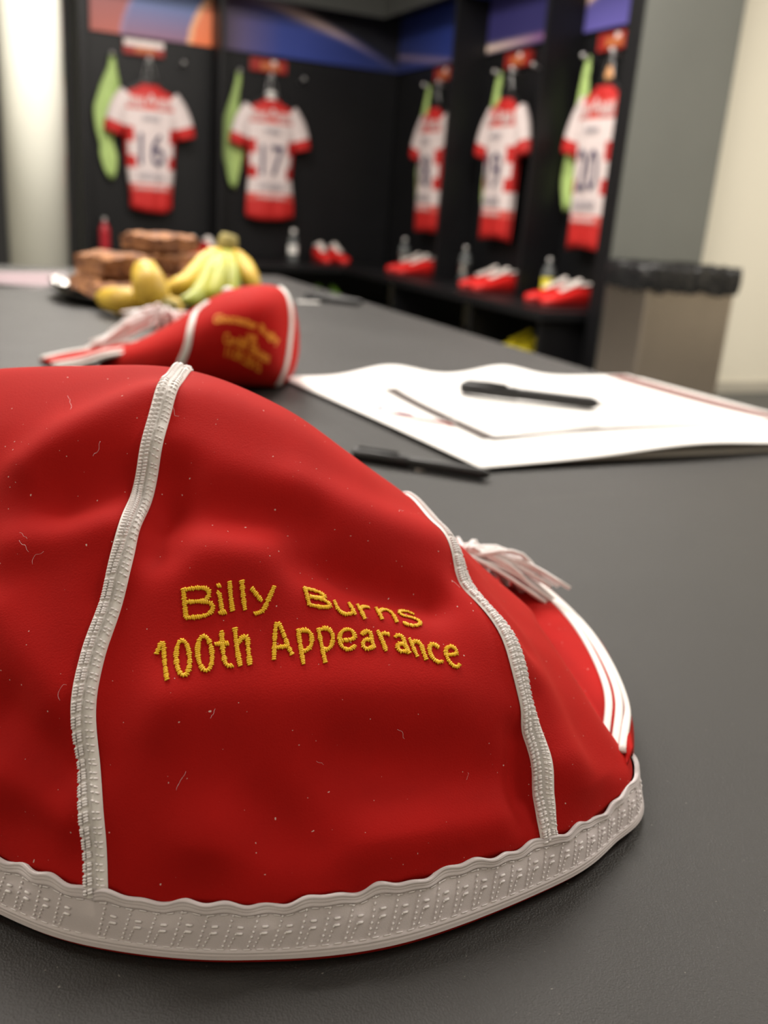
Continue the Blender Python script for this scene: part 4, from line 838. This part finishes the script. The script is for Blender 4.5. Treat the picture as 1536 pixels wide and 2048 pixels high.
def pr2(a, b):          # navy board crossed by a pale falling streak
    c = lerp((.16, .10, .15), (.035, .06, .30), a*3)
    c = lerp(c, (.020, .030, .12), (a-.45)*2)
    s = .88-.95*max(0, a-.22)**1.5*1.3
    d = b-s
    if d > 0: c = lerp(c, (.012, .012, .016), d*8)
    wd = .035+.05*math.exp(-((a-.45)/.2)**2)
    k = math.exp(-(d/wd)**2)*math.exp(-((a-.48)/.26)**2)
    return lerp(c, (.75, .55, .50), k)
def pr3(a, b):
    c = lerp((.02, .03, .13), (.03, .06, .34), a)
    k = math.exp(-((b-.30+a*.45)/.05)**2)
    return lerp(c, (.35, .25, .32), k*.6)
def pr4(a, b):
    c = lerp((.035, .03, .13), (.05, .045, .20), b)
    k = math.exp(-((b-.07-.02*a)/.05)**2)
    return lerp(c, lerp((1.0, .78, .62), (.30, .14, .30), a*1.7), k)
def pr5(a, b):
    c = lerp((.13, .11, .40), (.08, .08, .28), b)
    k = math.exp(-((b-.42-.75*a)/.06)**2)
    return lerp(c, (1.0, .68, .48), k)

def name_plate(parent, x, first):
    # red box sign with a small emblem; light reflecting on its top is painted white
    p = boxobj('name_plate', (x-.125, x+.125, -.05, -.019, 1.585, 1.662), M_plate_red, parent, .004)
    boxobj('plate_emblem', (x-.055, x+.07, -.0525, -.0495, 1.598, 1.640), M_plate_or, p, .001)
    if first: boxobj('plate_top_glint', (x-.122, x+.122, -.056, -.0495, 1.632, 1.668), M_plate_w, p, .002)
    else:
        boxobj('plate_top_glint', (x+.015, x+.05, -.0545, -.0495, 1.632, 1.655), M_plate_w, p, .001)
def coat_hook(parent, x):
    h = tube('coat_hook', [(x, -.019, HOOKZ), (x, -.05, HOOKZ), (x, -.097, HOOKZ+.012)], [.007, .006, .006], M_chrome, parent, 8)
    bm = bmesh.new(); bmesh.ops.create_uvsphere(bm, u_segments=12, v_segments=8, radius=.014)
    for v in bm.verts: v.co += Vector((x, -.100, HOOKZ+.014))
    obj('knob', bm, M_chrome, h, True)
def bay(label, loc, rotz, W, divider, prints, hooks, plate, first=False, margin=(.0, .0)):
    t = thing('locker_bay', label, 'locker', loc, rotz, 'open black lockers along the walls')
    boxobj('back_panel', (0, W, -.018, -.001, .405, 2.40), M_black, t, 0)
    print_board('banner_board', t, margin[0], W-margin[1], 1.69, 2.03, -.038, prints)
    if divider: boxobj('divider', (W, W+.029, -.25, -.001, .405, 1.972), M_black, t, .002)
    name_plate(t, plate, first)
    for h in hooks: coat_hook(t, h)
    return t
HL = 0; HR = -math.pi/2
bay('open black locker with the pink and orange banner, left of the first divider', (.848, YB, 0), HL, .797, True, pr1, (.167, .39, .605), .368, True, (.05, .0))
bay('wide open black locker in the corner, under the navy banner with pale streak', (1.675, YB, 0), HL, 1.30, False, pr2, (.141, .355, .58), .351)
bay('open black locker on the right run, farthest, next to the corner', (XB, YB-.02, 0), HR, 1.205, True, pr3, (.573, .78, 1.0), .735)
bay('open black locker on the right run, between the two dividers', (XB, 5.194, 0), HR, .919, True, pr4, (.226, .406, .62), .365)
bay('open black locker on the right run, nearest, beside the grey end panel', (XB, 4.244, 0), HR, .683, False, pr5, (.109, .338, .56), .27)

def slab(name, label, cat, dims, m):
    o = boxobj(name, dims, m, None, .003); c = Vector(((dims[0]+dims[1])/2, (dims[2]+dims[3])/2, dims[4]))
    for v in o.data.vertices: v.co -= c
    o.location = c
    return tag(o, label, cat)
def end_panel(label, x0, x1, y0, y1, edge_axis):
    t = thing('locker_end_panel', label, 'panel', (x0, y0, 0))
    w_, d_ = x1-x0, y1-y0
    if edge_axis == 'x':
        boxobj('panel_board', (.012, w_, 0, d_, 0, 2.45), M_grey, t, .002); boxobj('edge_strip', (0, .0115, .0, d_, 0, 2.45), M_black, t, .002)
    else:
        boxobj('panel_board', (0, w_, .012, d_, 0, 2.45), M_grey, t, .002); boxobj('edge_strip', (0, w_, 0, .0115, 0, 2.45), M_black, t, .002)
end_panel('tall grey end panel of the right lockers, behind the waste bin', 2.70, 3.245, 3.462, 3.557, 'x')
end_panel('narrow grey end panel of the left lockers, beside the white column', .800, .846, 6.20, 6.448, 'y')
def build_canopy():
    t = thing('locker_canopy', 'dark grey canopy boards above the lockers, meeting in the corner', 'canopy', (2.75, 6.2, 1.975))
    o = np.array([2.75, 6.2, 1.975])
    def part(nm, d, m): boxobj(nm, tuple(np.array(d)-np.repeat(o, 2)), m, t, .002)
    part('fascia_board', (.85, 2.75, 6.19, 6.21, 1.975, 2.45), M_fascia)
    part('fascia_board', (2.74, 2.76, 3.56, 6.19, 1.975, 2.45), M_fascia)
    part('soffit_board', (.85, 2.98, 6.212, 6.40, 2.035, 2.05), M_black)
    part('soffit_board', (2.762, 2.95, 3.56, 6.21, 2.035, 2.05), M_black)
build_canopy()
def build_bench():
    o = np.array([2.44, 5.89, 0]); t = thing('locker_bench', 'black bench running below the lockers round the corner', 'bench', o)
    def part(nm, d, m): boxobj(nm, tuple(np.array(d)-np.repeat(o, 2)), m, t, .004)
    part('seat_board', (.85, 2.995, 5.89, 6.445, .36, .40), M_black)
    part('seat_board', (2.44, 2.995, 3.56, 5.888, .36, .40), M_black)
    part('boot_shelf', (.86, 2.98, 5.99, 6.44, .10, .12), M_black)
    part('boot_shelf', (2.54, 2.98, 3.57, 5.98, .10, .12), M_black)
    for x in (.86, 1.65): part('support_panel', (x, x+.03, 5.93, 6.44, 0, .36), M_black)
    for y in (3.60, 4.245, 5.195): part('support_panel', (2.48, 2.98, y, y+.03, 0, .36), M_black)
build_bench()

# ------------------------------------------------------------------ jerseys, hangers, bibs
def place(lx, ly, lz, loc, rotz):
    c, s = math.cos(rotz), math.sin(rotz)
    return (loc[0]+lx*c-ly*s, loc[1]+lx*s+ly*c, loc[2]+lz)
JH, JT = -.885, -.155         # hem and collar below the hook
def build_jersey(label, loc, rotz, num, hemw, seed, sway):
    rnd = random.Random(seed)
    t = thing('rugby_jersey', label, 'jersey', loc, rotz, 'red and white numbered jerseys')
    tb = [0, .05, .10, .16, .22, .285, .35, .40, .45, .505, .56, .62, .68, .75, .82, .875, .93, .955, .98, 1.0]
    def halfw(s): return float(np.interp(s, [0, .12, .35, .6, .8, .93, .97, 1.0], [hemw, hemw*1.0, .148, .160, .172, .165, .12, .062]))
    def dep(s): return float(np.interp(s, [0, .3, .7, .93, 1.0], [.030, .042, .055, .042, .035]))
    n = 48
    def pt(s, a):
        w_, d = halfw(s), dep(s)
        ca, sa = math.cos(a), math.sin(a)
        fold = (.008*math.sin(a*7+seed)+.005*math.sin(a*13+seed*2.1))*(1-s)*1.2+.003*math.sin(a*5+s*9+seed)
        x = w_*math.copysign(abs(ca)**.8, ca); y = d*math.copysign(abs(sa)**.7, sa)
        r = 1+fold/max(.03, math.hypot(x, y)*.6)*.5
        z = JH+(JT-JH)*s
        if s > .93: z += .0
        if s < .12: z += .012*math.sin(a*2+seed)*(1-s/.12)
        return (x*r+sway*(1-s), y*r, z)
    rings = [[pt(s, 2*math.pi*j/n) for j in range(n)] for s in tb]
    def mi(k, j):
        s = (tb[k]+tb[k+1])/2
        a = 2*math.pi*(j+.5)/n; side = abs(math.cos(a)) > .60
        if s < .16: return 0
        if s < .22: return 2
        if s < .35: return 1
        if s < .45: return 0 if side else 1
        if s < .56: return 0 if abs(math.cos(a)) > .93 else 1
        if s < .66: return 0 if side else 1
        if s < .82: return 1
        if s < .93: return 2
        return 0
    mats = [M_jred, M_jwhite, M_jpink]
    loft('body', rings, mats, t, True, False, True, mi)
    # collar
    col = [[(c.x, c.y, c.z) for c in [Vector(rings[-1][j])+Vector((0, 0, dz)) for j in range(n)]] for dz in (-.004, .014)]
    loft('collar', col, M_jred, t, False, False)
    for sx in (-1, 1):
        # short sleeve hanging from the shoulder
        P = smoothpath([(sx*.125, 0, JT-.055), (sx*.175, -.004, JT-.12), (sx*.21, -.010, JT-.20), (sx*.232, -.012, JT-.28)], 12)
        rr = []
        for k, c in enumerate(P):
            f = k/11; rr.append([])
            T = Vector(P[min(k+1, 11)]-P[max(k-1, 0)]).normalized(); S = T.cross(Vector((0, 1, 0))).normalized()
            for j in range(20):
                a = 2*math.pi*j/20
                rad = .062-.004*f+.004*math.sin(a*4+seed+f*3)
                rr[-1].append(tuple(Vector(c)+S*rad*math.cos(a)+Vector((0, 1, 0))*.55*rad*math.sin(a)))
        loft('sleeve', rr, mats, t, True, True, True, lambda k, j: 0 if k >= 8 else 1)
    def front(x, s):
        # y of the front face at x
        w_, d = halfw(s), dep(s)
        xx = (x-sway*(1-s))/w_
        ca = min(.999, abs(xx))**(1/.8); sa = math.sqrt(max(0, 1-ca*ca))
        return -d*abs(sa)**.7-.010
    def printed_text(nm, txt, zc, size, m, wid=None, parent=t):
        V, F = text_mesh(txt, size); V = V.copy()
        x0, x1 = V[:, 0].min(), V[:, 0].max(); z0, z1 = V[:, 1].min(), V[:, 1].max()
        sx_ = wid/(x1-x0) if wid else 1
        Q = []
        for v in V:
            z = JH+(JT-JH)*zc+(v[1]-(z0+z1)/2); s = (z-JH)/(JT-JH)
            x = (v[0]-(x0+x1)/2)*sx_+sway*(1-s)
            Q.append((x, front(x, s), z))
        return pyobj(nm, Q, F, m, parent, False)
    printed_text('number', num, .505, .27, M_jnavy, .155)
    # blurred sponsor lines as strips of small bars
    def bars(nm, sc, h, x0, x1, cnt, m, gap=None):
        vs = []; fs = []
        for k in range(cnt):
            a = x0+(x1-x0)*k/cnt; b = a+(x1-x0)/cnt*.58
            if gap and gap[0] < (a+b)/2 < gap[1]: continue
            hh = h*rnd.uniform(.75, 1.1)
            q = len(vs)
            for x in (a, b):
                for z in (-hh/2, hh/2):
                    s = sc+z/(JT-JH); xx = x+sway*(1-s)
                    vs.append((xx, front(xx, s), JH+(JT-JH)*s))
            fs.append((q, q+2, q+3, q+1))
        o = pyobj(nm, vs, fs, m, t, False); o['kind'] = 'stuff'; return o
    bars('chest_print', .875, .058, -.135, .135, 14, M_jwhite, (-.035, .035))
    # three-pointed mark between the two words
    q = []
    for cx, cz in ((0, .018), (-.016, -.010), (.016, -.010)):
        for dx, dz in ((0, .020), (.013, 0), (0, -.020), (-.013, 0)):
            s = .90+(cz+dz)/(JT-JH); xx = cx+dx+sway*(1-s); q.append((xx, front(xx, s)-.001, JH+(JT-JH)*s))
    pyobj('chest_emblem', q, [(0, 1, 2, 3), (4, 5, 6, 7), (8, 9, 10, 11)], M_jwhite, t, False)
    bars('small_print', .755, .034, -.055, .055, 9, M_jgrey)
    bars('lower_print', .285, .045, -.085, .085, 9, M_jgrey)
    bars('hem_print', .19, .022, -.10, .10, 14, M_jwhite)
    return t
def build_hanger(label, loc, rotz, kind):
    t = thing('coat_hanger', label, 'hanger', loc, rotz, 'hangers on the middle hooks')
    hook = [(0, .0, .016), (.012, 0, .010), (.012, 0, -.010), (.0, 0, -.03), (0, 0, -.07), (0, 0, -.12)]
    tube('wire_hook', smoothpath(hook, 20), .0022, M_chrome, t, 6)
    for sx in (-1, 1):
        tube('hanging_loop', smoothpath([(sx*.004, -.002, .012), (sx*.022, -.004, -.045), (sx*.045, -.006, -.125)], 10), .0014, M_chrome, t, 5)
    m = {'black': M_blackplastic, 'white': M_label, 'wood': mat('hanger_wood', (.72, .36, .15), .5, noise=(20, .2))}[kind]
    vs = smoothpath([(-.15, 0, JT-.055), (-.09, 0, JT-.015), (0, 0, JT+.030), (.09, 0, JT-.015), (.15, 0, JT-.055)], 22)
    tube('shoulder_bar', vs, .011, M_blackplastic, t, 8, 1.3)
    rings = []
    for z, a, b in ((JT-.01, .060, .010), (JT+.02, .052, .011), (JT+.045, .030, .010), (JT+.06, .012, .007)):
        rings.append([(a*math.cos(q), b*math.sin(q), z) for q in np.linspace(0, 2*math.pi, 16, endpoint=False)])
    if kind == 'wood': rings = [[(v[0]*.55, v[1], v[2]+.03) for v in r] for r in rings]
    loft('neck_piece', rings, m, t)
PROF = [[.010, .022, .050, .068, .050, .036, .048, .040, .014],
        [.010, .018, .026, .052, .056, .060, .046, .034, .014],
        [.010, .018, .028, .050, .046, .058, .050, .034, .014],
        [.010, .020, .032, .056, .044, .036, .034, .030, .016],
        [.010, .018, .034, .050, .050, .056, .054, .036, .016]]
def build_bib(label, loc, rotz, seed, swing, wide):
    t = thing('training_bib', label, 'bib', loc, rotz, 'green bibs on the left hooks')
    n = 30; rings = []
    zs = np.linspace(.005, -.70, 22)
    for k, z in enumerate(zs):
        f = k/21
        w_ = float(np.interp(f, [0, .08, .22, .42, .60, .72, .80, .90, 1], PROF[seed-1]))*wide
        d = float(np.interp(f, [0, .1, .5, 1], [.006, .010, .018, .012]))
        cx = swing*math.sin(f*2.4)+.012*math.sin(f*7+seed)
        ring = []
        for j in range(n):
            a = 2*math.pi*j/n
            pl = 1+.20*math.sin(a*5+seed+f*2)*min(1, f*3)+.08*math.sin(a*9+seed*3-f*4)
            ring.append((cx+w_*pl*math.cos(a), d*pl*math.sin(a), z+.012*math.sin(a*3+seed)*f))
        rings.append(ring)
    loft('cloth', rings, M_green, t)
    tube('hanging_strap', smoothpath([(-.012, 0, -.06), (-.006, 0, .0), (.0, .0, .014), (.008, 0, .0), (.016, 0, -.07)], 16), .0045, M_green, t, 6)
    tube('hem_edge', [(p[0], p[1]*1.02, p[2]) for p in rings[-2]], .003, M_green, t, 5)
rows = [  # loc of the bay, rotation, bib hook, jersey hook, number, hanger, words
 ((.848, YB, HOOKZ), HL, .167, .39, '16', 'black', 'in the leftmost locker', .125, 1, .004),
 ((1.675, YB, HOOKZ), HL, .141, .355, '17', 'white', 'in the second locker from the left', .165, 2, .010),
 ((XB, YB-.02, HOOKZ), HR, .573, .78, '18', 'black', 'next to the locker corner', .15, 3, .0),
 ((XB, 5.194, HOOKZ), HR, .226, .406, '19', 'black', 'between two right dividers', .15, 4, .0),
 ((XB, 4.244, HOOKZ), HR, .109, .338, '20', 'wood', 'beside the grey end panel', .15, 5, .0)]
for loc, rz, hb, hj, num, hang, words, hw, sd, sway in rows:
    build_jersey('red and white rugby jersey with number %s hanging %s' % (num, words), place(hj, -.10, 0, loc, rz), rz, num, hw, sd, sway)
    build_hanger('%s hanger on the middle hook %s' % ({'black': 'black', 'white': 'white-necked', 'wood': 'pale wooden'}[hang], words), place(hj, -.10, .012, loc, rz), rz, hang)
    build_bib('lime green bib on the left hook %s' % words, place(hb, -.060, 0, loc, rz), rz, sd, -.035 if rz == 0 else -.03, 1.0 if rz == 0 else 1.2)

# ------------------------------------------------------------------ boots and bottles
BOOT = {}
def build_boot(label, loc, rotz, m, group, inner=None, trim=None, k=1.0):
    """toe points to local -Y"""
    t = thing('boot', label, 'boot', loc, rotz, group)
    L = .29*k; n = 20
    st = [(0, .026, .050, .02), (.06, .036, .085, .01), (.2, .038, .095, .0), (.35, .037, .085, .0), (.5, .042, .066, .0), (.68, .048, .052, .0), (.85, .044, .042, .0), (.95, .032, .032, .004), (1.0, .012, .020, .008)]
    rings = []
    for f, w_, h, z0 in st:
        y = L/2-f*L
        rings.append([(w_*k*math.copysign(abs(math.cos(a))**.8, math.cos(a)), y, .014+z0*.3+(h-.0)*k*(.5+.5*math.copysign(abs(math.sin(a))**.8, math.sin(a)))) for a in np.linspace(0, 2*math.pi, n, endpoint=False)])
    loft('upper', rings, m, t)
    so = []
    for f, w_, h, z0 in st:
        y = L/2-f*L
        so.append([(w_*k*1.06*math.cos(a), y, .009+.009*math.sin(a)+z0*.3) for a in np.linspace(0, 2*math.pi, 12, endpoint=False)])
    loft('sole', so, M_boot_d if m is M_boot or m is M_boot_d else M_blackplastic, t)
    tr = trim or M_boot_w
    ring = [[(.034*k*math.cos(a)*q, L*.30+.056*k*math.sin(a)*q, (.093 if q > .8 else .088)*k+.016+.016*math.sin(a)*.5) for a in np.linspace(0, 2*math.pi, 16, endpoint=False)] for q in (1.05, 1.0, .85)]
    loft('ankle_opening', ring, inner or tr, t, False, True)
    tg = [[(dx*.02*k, y*k, z*k+.014+(-.003 if dx in (-1, 1) else .002)) for dx in (-1, -.5, .5, 1)] for y, z in ((.07, .120), (.03, .094), (-.01, .079), (-.05, .064))]
    V = [p for r in tg for p in r]; pyobj('tongue', V, grid_faces(4, 4), tr, t)
    for i in range(4):
        y = (.045-.028*i)*k; z = (.105-.011*i)*k+.014
        tube('lace', [(-.026*k, y, z-.008), (0, y-.004, z+.004), (.026*k, y, z-.008)], .003, tr, t, 5)
    return t
ZS = .401
G = 'red and white boots on the locker bench'
def pair(x, y, rz, words, dx=.058, ma=M_boot, mb=M_boot):
    c, s = math.cos(rz), math.sin(rz)
    for sg, sd, mm in ((-1, 'left-hand', ma), (1, 'right-hand', mb)):
        build_boot('red boot %s, %s of the pair' % (words, sd), (x+sg*dx*c, y+sg*dx*s, ZS), rz+sg*.06, mm, G)
pair(1.62-.10, 6.10, 0, 'on the bench in the leftmost locker')
pair(2.43, 6.16, 0, 'on the bench in the second locker')
pair(2.70, 5.42, HR, 'on the bench next to the corner', .062)
pair(2.70, 4.46, HR, 'on the bench between two dividers', .062)
pair(2.72, 3.83, HR, 'on the bench by the grey end panel', .062)
for i, (y, lab) in enumerate([(4.02, 'yellow boot under the bench, left one of the two'), (3.90, 'yellow boot under the bench, right one of the two')]):
    build_boot(lab, (2.64, y, .121), HR+.05, M_boot_y, 'yellow boots under the bench', M_blackplastic, M_boot_y, 1.0)
build_boot('dark red boot under the bench, right of the yellow boots', (2.70, 3.76, .121), HR, M_boot_d, 'spare boots under the bench', M_blackplastic, M_boot_d)
for i, (x, lab) in enumerate([(2.345, 'green boot under the back bench, left one of the two'), (2.455, 'green boot under the back bench, right one of the two')]):
    build_boot(lab, (x, 6.08, .121), 0, M_boot_g, 'green boots under the back bench', M_blackplastic, M_boot_g)

def bottle(label, loc, m, capm, k=1.0, group='drink bottles on the bench', lab=None):
    t = thing('drink_bottle', label, 'bottle', loc, 0, group)
    def ring(r, z): return [(r*math.cos(a), r*math.sin(a), z) for a in np.linspace(0, 2*math.pi, 18, endpoint=False)]
    pr = [(.026, 0), (.032, .006), (.033, .05), (.030, .08), (.033, .11), (.032, .14), (.020, .168), (.013, .178), (.013, .19)]
    loft('bottle_body', [ring(r*k, z*k) for r, z in pr], m, t)
    loft('screw_cap', [ring(r*k, z*k) for r, z in ((.0155, .186), (.0165, .19), (.0165, .206), (.014, .210))], capm, t)
    loft('paper_label', [ring(r*k, z*k) for r, z in ((.0338, .052), (.0318, .08), (.0338, .108))], lab or M_label, t, False, False)
Z = .401
bottle('red drink bottle with silver cap in the left locker, below the green bib', (.93, 6.24, Z), mat('bottle_red', (.40, .02, .03), .35, noise=(9, .1)), M_chrome, 1.0, lab=mat('bottle_red', (.4, .02, .03)))
bottle('clear drink bottle left of the red boots on the corner bench', (2.17, 6.20, Z), M_clear, M_label)
bottle('clear drink bottle behind the red boots next to the corner', (2.86, 5.88, Z), M_clear, M_chrome, lab=M_chrome)
bottle('clear drink bottle left of the red boots between two dividers', (2.86, 5.03, Z), M_clear, M_chrome, lab=M_chrome)
bottle('clear drink bottle with yellow label left of the boots by the grey end panel', (2.86, 4.14, Z), M_clear, M_chrome, lab=M_boot_y)

# ------------------------------------------------------------------ waste bin and column
def build_bin():
    o = (2.52, 2.95, 0); t = thing('waste_bin', 'square brushed steel waste bin with black bag folded over its rim', 'bin', o)
    W_, D_, H_ = .455, .27, .64
    bm = bmesh.new(); box(bm, 0, W_, 0, D_, .0, H_, bevel=.012); 
    top = [f for f in bm.faces if f.normal.z > .9 and f.calc_area() > .05]
    bmesh.ops.delete(bm, geom=top, context='FACES')
    obj('bin_body', bm, M_steel, t)
    # bag collar: wavy ring hanging over the rim
    rnd = random.Random(2); n = 84; rings = []
    def per(f):
        p = f*2*(W_+D_)
        if p < W_: return (p, 0, 0, -1)
        p -= W_
        if p < D_: return (W_, p, 1, 0)
        p -= D_
        if p < W_: return (W_-p, D_, 0, 1)
        p -= W_
        return (0, D_-p, -1, 0)
    hems = [rnd.uniform(-.010, .012) for _ in range(n)]; puff = [rnd.uniform(0, .012) for _ in range(n)]
    for q, (off, z) in enumerate([(-.02, H_-.12), (-.014, H_-.02), (-.004, H_+.016), (.012, H_+.020), (.020, H_+.002), (.022, H_-.045), (.020, H_-.085)]):
        r = []
        for j in range(n):
            x, y, nx, ny = per(j/n)
            oo = off+(puff[j] if q in (3, 4, 5) else 0)
            zz = z+(hems[j] if q == 6 else puff[j]*.8 if q in (2, 3) else 0)
            r.append((x+nx*oo+.002*math.sin(j*2.1), y+ny*oo, zz))
        rings.append(r)
    loft('bin_bag', rings, M_bag, t, False, False)
    boxobj('bin_base', (.0, W_, 0, D_, 0, .02), M_blackplastic, t, .004)
build_bin()
def build_column():
    t = thing('column', 'glossy white round column left of the lockers', 'column', (.482, 5.6, 0))
    def ring(r, z): return [(r*math.cos(a), r*math.sin(a), z) for a in np.linspace(0, 2*math.pi, 64, endpoint=False)]
    loft('shaft', [ring(.160, .0), ring(.160, CEIL-.002)], M_column, t)
    loft('base_ring', [ring(.166, 0), ring(.166, .09), ring(.162, .1)], M_chrome, t, False, False)
build_column()
